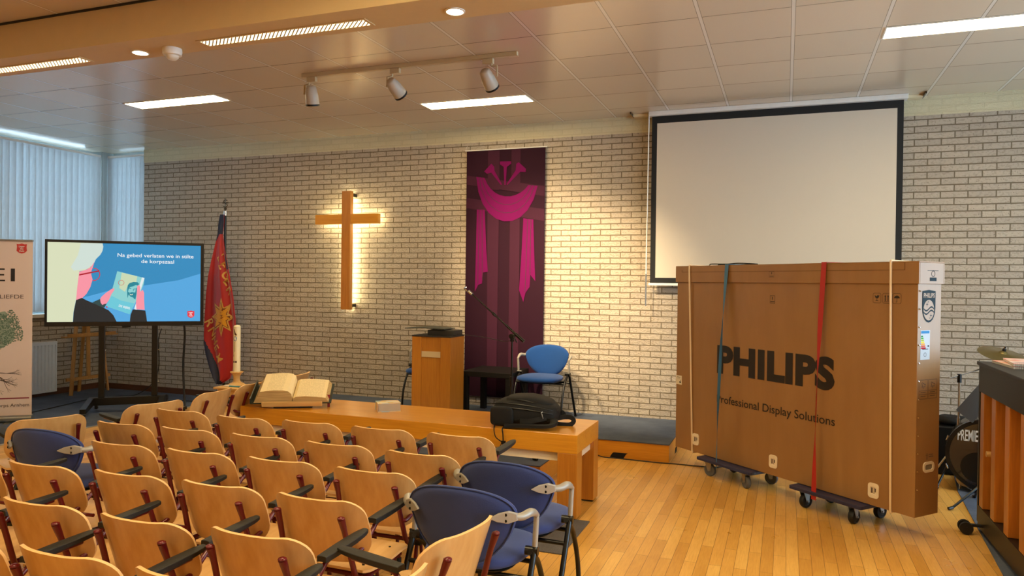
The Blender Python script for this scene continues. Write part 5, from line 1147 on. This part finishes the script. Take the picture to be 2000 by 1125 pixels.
def strap(x0, xm, x1, col, lab, twist):
    s = thing('tie_down_strap', lab, 'strap', (CA.x, CA.y, 0.152), ca)
    b = nb(); N = 16; prev = None
    def sec(x, y, z, w, tw):
        c, s_ = math.cos(tw), math.sin(tw); return [b.verts.new((x+a*w*c-0*s_, y-abs(a)*0-a*w*s_*0.6+d_, z)) for a, d_ in ((-1, 0), (1, 0), (1, 0.0016), (-1, 0.0016))]
    secs = []
    for k in range(N+1):
        f = k/N; x = x0+(x1-x0)*f; z = 1.642-1.70*f; y = -0.020-0.062*f; tw = twist(f); secs.append(sec(x, y-0.018*math.sin(PI*f), z, 0.0235, tw))
    for a, c in zip(secs, secs[1:]):
        for i in range(4): b.faces.new((a[i], a[(i+1) % 4], c[(i+1) % 4], c[i]))
    b.faces.new(secs[0]); b.faces.new(secs[-1])
    box(b, x0-0.0235, x0+0.0235, -0.019, CT+0.018, 1.6385, 1.642); box(b, x0-0.0235, x0+0.0235, CT+0.016, CT+0.018, -0.01, 1.638)
    obj('webbing', b, col, s)
strap(0.625, 0.595, 0.599, plain('blue_webbing', '3a6f96', 0.6), 'blue strap over the left part of the carton', lambda f: 0.25+1.15*math.sin(PI*f*1.0)**2*(1 if f < 0.85 else 1)*(1 if 0.1 < f < 0.9 else 0.3)+0.6*f)
strap(1.573, 1.567, 1.564, plain('red_webbing', 'a81d17', 0.6), 'red strap over the right part of the carton', lambda f: 0.2+1.1*math.sin(PI*max(0, f-0.2)/0.8)**2)
tag(obj('cable_coil', (lambda b: (tube(b, smooth([(0.30, 0.1, 0.006), (0.40, 0.03, 0.012), (0.55, 0.06, 0.010), (0.70, 0.04, 0.014), (0.84, 0.10, 0.006), (0.7, 0.16, 0.006), (0.5, 0.14, 0.008), (0.35, 0.15, 0.006)]), 0.005, 6), b)[1])(nb()), BLACKR, loc=(CA.x, CA.y, 0.152+1.636)), 'thin dark cable lying on top of the carton', 'cable').rotation_euler = (0, 0, ca)
NAVYW = plain('navy_painted_wood', '22284a', 0.35, var=0.15)
def dolly(x0, x1, label, swiv):
    d = thing('dolly', label, 'dolly', (CA.x, CA.y, 0), ca); y0, y1 = -0.095, 0.30
    b = nb(); prism(b, rrect(x1-x0, y1-y0, 0.02, 4, (x0+x1)/2, (y0+y1)/2), lambda a, c, e: Vector((a, c, e)), 0.126, 0.150); obj('deck', b, NAVYW, d, bevel=0.003)
    i = 0
    for x in (x0+0.10, x1-0.10):
        for y in (y0+0.06, y1-0.06):
            a = swiv[i % len(swiv)]; i += 1; M = Matrix.Translation((x, y, 0)) @ Matrix.Rotation(a, 4, 'Z')
            c = obj('caster', (lambda b: (box(b, -0.032, 0.032, -0.028, 0.028, 0.120, 0.1255, M), prism(b, [(-0.03, 0.12), (0.03, 0.12), (0.012, 0.045), (-0.012, 0.045)], lambda p, q, e: M @ Vector((p+0.01*(0.12-q)/0.07, e, q)), -0.0225, -0.0200), prism(b, [(-0.03, 0.12), (0.03, 0.12), (0.012, 0.045), (-0.012, 0.045)], lambda p, q, e: M @ Vector((p+0.01*(0.12-q)/0.07, e, q)), 0.0200, 0.0225), cyl(b, M @ Vector((0.01, -0.03, 0.051)), M @ Vector((0.01, 0.03, 0.051)), 0.007, 8), b)[-1])(nb()), STEEL, d)
            b = nb(); Mw = M @ Matrix.Translation((0.01, 0, 0.051)) @ Matrix.Rotation(PI/2, 4, 'X'); lathe(b, [(0.012, -0.017), (0.034, -0.015), (0.036, -0.019), (0.046, -0.018), (0.051, -0.010), (0.051, 0.010), (0.046, 0.018), (0.036, 0.019), (0.034, 0.015), (0.012, 0.017)], 28, Mw)
            obj('wheel', b, RUBBER if label.find('left') > 0 else BLACKR, c, smooth_=40)
dolly(0.37, 0.98, 'navy wheeled dolly under the left half of the carton', [0.3, 0.1, -0.3, 0.5])
dolly(1.35, 1.95, 'navy wheeled dolly under the right half of the carton', [1.5, 1.3, 1.7, 1.5])
b = nb(); tube(b, smooth([(-1.70, -1.29, 0.05), (-1.60, -1.27, 0.006), (-1.37, -1.272, 0.005), (-1.1, -1.285, 0.005), (-0.93, -1.27, 0.005), (-0.75, -1.27, 0.005), (-0.58, -1.245, 0.005), (-0.40, -1.05, 0.005)]), 0.005, 6); tag(obj('floor_cable', b, BLACKR), 'black cable along the foot of the stage running under the carton', 'cable')

# ------------------------------------------------------------------ piano seen from behind
t = thing('piano', 'upright piano with its slatted back to the hall at the right edge', 'piano', (1.2, -2.25, 0))
PBK = plain('piano_black', '100f0f', 0.45); D_ = 0.60; Lp = 1.50; HPi = 1.13
b = nb(); box(b, 0.0, 0.03, -Lp, 0, 0.93, HPi-0.026); box(b, 0.0, D_, -0.025, 0.0, 0.06, 0.9299); box(b, 0.03, D_, -0.025, 0, 0.93, HPi-0.026); box(b, 0.0, D_, -Lp, -Lp+0.025, 0.06, 0.9299); box(b, 0.0, 0.10, -Lp+0.025, -0.0251, 0.03, 0.17); box(b, 0.16, D_, -Lp+0.0251, -0.0251, 0.03, HPi-0.026); obj('case', b, PBK, t)
b = nb(); box(b, -0.012, D_+0.02, -Lp-0.01, 0.01, HPi-0.025, HPi); obj('lid', b, PBK, t, bevel=0.004)
b = nb(); box(b, 0.135, 0.155, -Lp+0.03, -0.03, 0.17, 0.93); obj('soundboard', b, PIANOW, t)
for y in (-0.075, -0.355, -0.655, -0.96, -1.25):
    b = nb(); box(b, 0.003, 0.134, y-0.055, y+0.035, 0.171, 0.929); obj('back_post', b, PIANOW, t, bevel=0.003)
b = nb(); cyl(b, (-0.01, -0.26, 0.56), (0.05, -0.26, 0.56), 0.018, 12); obj('peg', b, LIGHTW, t)
for y in (-0.12, -Lp+0.12):
    for x in (-0.09, 0.45):
        b = nb()
        for e in (-0.028, 0.028): cyl(b, (x, y+e-0.012, 0.041), (x, y+e+0.012, 0.041), 0.040, 20)
        box(b, min(x, x+0.10), x+0.14, y-0.015, y+0.015, 0.02 if x > 0 else 0.05, 0.065 if x < 0 else 0.028); cyl(b, (x, y-0.045, 0.041), (x, y+0.045, 0.041), 0.010, 8); obj('caster', b, BLACKR, t)
def mag_mat():
    t = NT('magazine_cover'); co = t.obco(); n = t.add('ShaderNodeTexNoise', i_Scale=6.0, i_Detail=1.0); t.ln(t.map(co, (1, 3, 1)), n.inputs['Vector'])
    t.ln(t.ramp(n.outputs['Fac'], [(0.3, lin('7a3a66')), (0.45, lin('e6dcd0')), (0.55, lin('d86a6a')), (0.68, lin('e8b060'))]), t.b.inputs['Base Color']); t.b.inputs['Roughness'].default_value = 0.35; return t.m
MAGC = mag_mat()
for i, (x, y, a, lab) in enumerate(((1.42, -2.50, 0.06, 'lowest ring-bound music book lying on the piano lid'), (1.45, -2.53, -0.10, 'topmost ring-bound music book on the piano lid, over the first'), (1.52, -3.05, 0.15, 'music book nearest the right edge of the frame on the piano lid'))):
    z = HPi+0.0005+(0.018 if i == 1 else 0)
    m = thing('music_book', lab, 'book', (x, y, z), a)
    b = nb(); box(b, -0.15, 0.15, -0.20, 0.20, 0, 0.013); obj('pages', b, WHITE, m)
    b = nb(); box(b, -0.152, 0.152, -0.202, 0.202, 0.0131, 0.0155); obj('cover', b, MAGC, m)
    b = nb()
    for k in range(28): xx = -0.14+0.01*k; tube(b, [(xx, -0.196, 0.016), (xx, -0.207, 0.010), (xx, -0.204, 0.002), (xx+0.002, -0.196, 0.001)], 0.0015, 4)
    obj('spiral_binding', b, STEEL, m)

# ------------------------------------------------------------------ drum kit
t = thing('bass_drum', 'black bass drum with white lettering between carton and piano', 'drum', (1.47, -1.30, 0.31), math.radians(-12))
Mr = Matrix.Rotation(PI/2, 4, 'X'); Rd = 0.285
b = nb(); lathe(b, [(Rd-0.012, -0.40), (Rd-0.012, 0.0)], 48, Mr); obj('shell', b, plain('drum_shell', '141414', 0.25), t, smooth_=40)
b = nb(); lathe(b, [(Rd-0.03, 0.004), (Rd-0.03, 0.012), (Rd, 0.012), (Rd, -0.035), (Rd-0.010, -0.035)], 48, Mr); obj('hoop', b, BLACKM, t, smooth_=40)
b = nb(); o_ = [((Rd-0.031)*math.cos(2*PI*k/48), (Rd-0.031)*math.sin(2*PI*k/48)) for k in range(48)]; hx, hz = -0.06, -0.10; i_ = [(hx+0.12*math.cos(2*PI*k/48), hz+0.12*math.sin(2*PI*k/48)) for k in range(48)]
ring2d(b, o_, i_, lambda a, c, d: Vector((a, -d, c)), 0.006); obj('drum_head', b, plain('drum_head_black', '221a18', 0.15, coat=0.5), t)
b = nb(); text_bm(b, 'PREMIER', (-0.20, -0.0085, 0.105), (1, 0, 0), (0, 0, 1), 0.085, 0.165, 0.015); obj('lettering', b, plain('premier_white', 'd6d0c4', 0.5), t)
b = nb()
for k in range(8):
    a = PI/8+PI/4*k; p = Vector((math.cos(a)*(Rd+0.008), -0.014, math.sin(a)*(Rd+0.008))); tube(b, [p, p+Vector((0, 0.10, 0))], 0.006, 6); tube(b, [p+Vector((-0.02*math.sin(a), -0.004, 0.02*math.cos(a))), p+Vector((0.02*math.sin(a), -0.004, -0.02*math.cos(a)))], 0.005, 6)
obj('tension_claw', b, CHROME, t, smooth_=50)
for s in (-1, 1):
    b = nb(); cyl(b, (s*0.26, 0.08, -0.10), (s*0.34, -0.02, -0.30), 0.008, 8); cyl(b, (s*0.335, -0.012, -0.288), (s*0.345, -0.025, -0.309), 0.014, 8); obj('spur', b, BLACKM, t)
t2 = obj('cushion', (lambda b: (blob(b, (0, 0, 0), (0.10, 0.085, 0.11), 0.7, 28, 16, lambda p: p*(1+0.06*math.sin(7*p.x+5*p.z))), b)[1])(nb()), plain('cream_cloth', 'b5a68c', 0.9, bump=0.4, bscale=20), smooth_=80, loc=(1.375, -1.19, 0.135)); tag(t2, 'crumpled cream cushion inside the bass drum', 'cushion')
t = thing('cymbal_stand', 'chrome boom stand behind the dark music desk', 'cymbal stand', (1.33, -1.0, 0))
b = nb(); cyl(b, (0, 0, 0.10), (0, 0, 0.55), 0.013); cyl(b, (0, 0, 0.50), (0, 0, 0.885), 0.010); cyl(b, (0, 0, 0.84), (0, 0, 0.91), 0.017, mi=1); tube(b, [(-0.075, -0.02, 0.875), (0.25, 0.05, 0.99)], 0.006, 6); obj('pole', b, [CHROME, BLACKM], t, smooth_=40)
for a in (0.4, 2.5, 4.6):
    b = nb(); tube(b, [(0, 0, 0.36), (math.cos(a)*0.22, math.sin(a)*0.22, 0.012)], 0.008, 6); obj('leg', b, CHROME, t, smooth_=40)
BRASS = plain('old_brass', '8c7c4c', 0.3, 0.9, var=0.2, scale=20)
def cymbal(x, y, z, r, tx, ty, lab, mat=BRASS):
    c = thing('cymbal', lab, 'cymbal', (x, y, z)); M = Matrix.Rotation(tx, 4, 'X') @ Matrix.Rotation(ty, 4, 'Y')
    b = nb(); lathe(b, [(0.006, 0.022), (0.02, 0.020), (0.035, 0.006), (0.04, 0.003), (r, -0.016), (r, -0.018), (0.04, 0.001), (0.02, 0.016), (0.006, 0.019)], 48, M); obj('disc', b, mat, c, smooth_=40)
    b = nb(); cyl(b, M @ Vector((0, 0, 0.02)), M @ Vector((0, 0, 0.04)), 0.014, 12); cyl(b, M @ Vector((0, 0, 0.04)), M @ Vector((0, 0, 0.062)), 0.008, 10, mi=1); obj('wing_nut', b, [BLACKR, CHROME], c)
    return c
cymbal(1.635, -1.0, 1.095, 0.18, 0.28, 0.16, 'olive brass cymbal seen above the piano lid')
b = nb(); cyl(b, (1.635, -1.0, 0.02), (1.635, -1.0, 1.08), 0.010); cyl(b, (1.635, -1.0, 0.006), (1.635, -1.0, 0.02), 0.12, 20); tag(obj('stand_tube', b, CHROME), 'chrome tube carrying the olive brass cymbal', 'cymbal stand')
cymbal(1.86, -1.15, 1.045, 0.17, 0.05, 0.0, 'dark cymbal at the right edge above the piano lid', plain('dark_cymbal', '2c2a26', 0.4, 0.5))
b = nb(); cyl(b, (1.86, -1.15, 0.02), (1.86, -1.15, 1.03), 0.010); cyl(b, (1.86, -1.15, 0.006), (1.86, -1.15, 0.02), 0.12, 20); tag(obj('stand_tube', b, CHROME), 'tube carrying the dark cymbal behind the piano', 'cymbal stand')
t = thing('music_stand', 'dark tilted music stand between the carton and the piano', 'music stand', (1.26, -1.72, 0))
b = nb(); prism(b, [(-0.09, -0.02), (0.05, 0.18), (0.13, 0.06), (0.02, -0.11)], lambda a, c, d: Vector((a, d-0.10*c, 0.735+c)), 0, 0.005); obj('desk', b, plain('dark_desk', '55504a', 0.45), t)
b = nb(); cyl(b, (0.105, 0.012, 0.10), (0.105, 0.012, 0.72), 0.009); cyl(b, (0.105, 0.012, 0.20), (0.105, 0.012, 0.25), 0.014); obj('pole', b, BLACKM, t, smooth_=40)
for a in (3.65, 1.6, 5.6):
    b = nb(); tube(b, [(0.105, 0.012, 0.20), (0.105+math.cos(a)*0.27, 0.012+math.sin(a)*0.27, 0.014)], 0.009, 8); cyl(b, (0.105+math.cos(a)*0.26, 0.012+math.sin(a)*0.26, 0.02), (0.105+math.cos(a)*0.295, 0.012+math.sin(a)*0.295, 0.013), 0.012, 8); obj('leg', b, BLACKM, t, smooth_=40)
t = thing('equipment_case', 'black equipment case with a bag on top, behind the bass drum', 'case', (1.42, -0.55, 0))
b = nb(); box(b, -0.22, 0.16, -0.16, 0.16, 0.006, 0.42); obj('body', b, BLACKP, t, bevel=0.01)
b = nb(); tube(b, [(-0.225, -0.163, 0.31), (-0.225, -0.163, 0.36)], 0.005, 6); tube(b, [(-0.223, -0.163, 0.10), (-0.223, -0.163, 0.15)], 0.005, 6); obj('latch', b, CHROME, t)
b = nb(); blob(b, (1.37, -0.55, 0.46), (0.15, 0.12, 0.035), 0.7, 24, 10, lambda p: p*(1+0.1*math.sin(6*p.x+4*p.y))); tag(obj('bag', b, BLACKF, smooth_=70), 'flat black bag lying on the equipment case behind the drum', 'bag')

# ------------------------------------------------------------------ cables at the left
def cable(pts, r, lab): b = nb(); tube(b, smooth(pts), r, 6); tag(obj('cable', b, BLACKR, smooth_=60), lab, 'cable')
cable([(-6.90, -0.99, 1.05), (-6.93, -0.95, 0.9), (-6.97, -0.93, 0.6), (-6.96, -0.93, 0.3), (-6.92, -0.95, 0.08), (-6.88, -1.0, 0.012)], 0.013, 'thick black cable hanging from the right end of the display to the floor')
cable([(-7.20, -1.05, 1.0), (-7.3, -1.0, 0.85), (-7.5, -0.8, 0.5), (-7.8, -0.6, 0.25), (-8.2, -0.5, 0.05), (-8.5, -0.55, 0.013), (-8.6, -0.9, 0.013), (-8.45, -1.5, 0.013), (-8.3, -2.1, 0.013), (-8.1, -2.45, 0.013)], 0.006, 'thin black cable from the right cart column across the carpet')
cable([(-7.75, -0.78, 0.014), (-7.5, -0.5, 0.014), (-7.2, -0.45, 0.014), (-6.95, -0.4, 0.012), (-6.5, -0.25, 0.008)], 0.006, 'black cable on the floor along the brick wall behind the cart')
cable([(-7.70, -1.95, 0.013), (-7.72, -2.35, 0.013), (-7.55, -2.75, 0.013), (-7.45, -3.1, 0.013)], 0.007, 'black cable on the carpet running to the front of the roll-up banner')
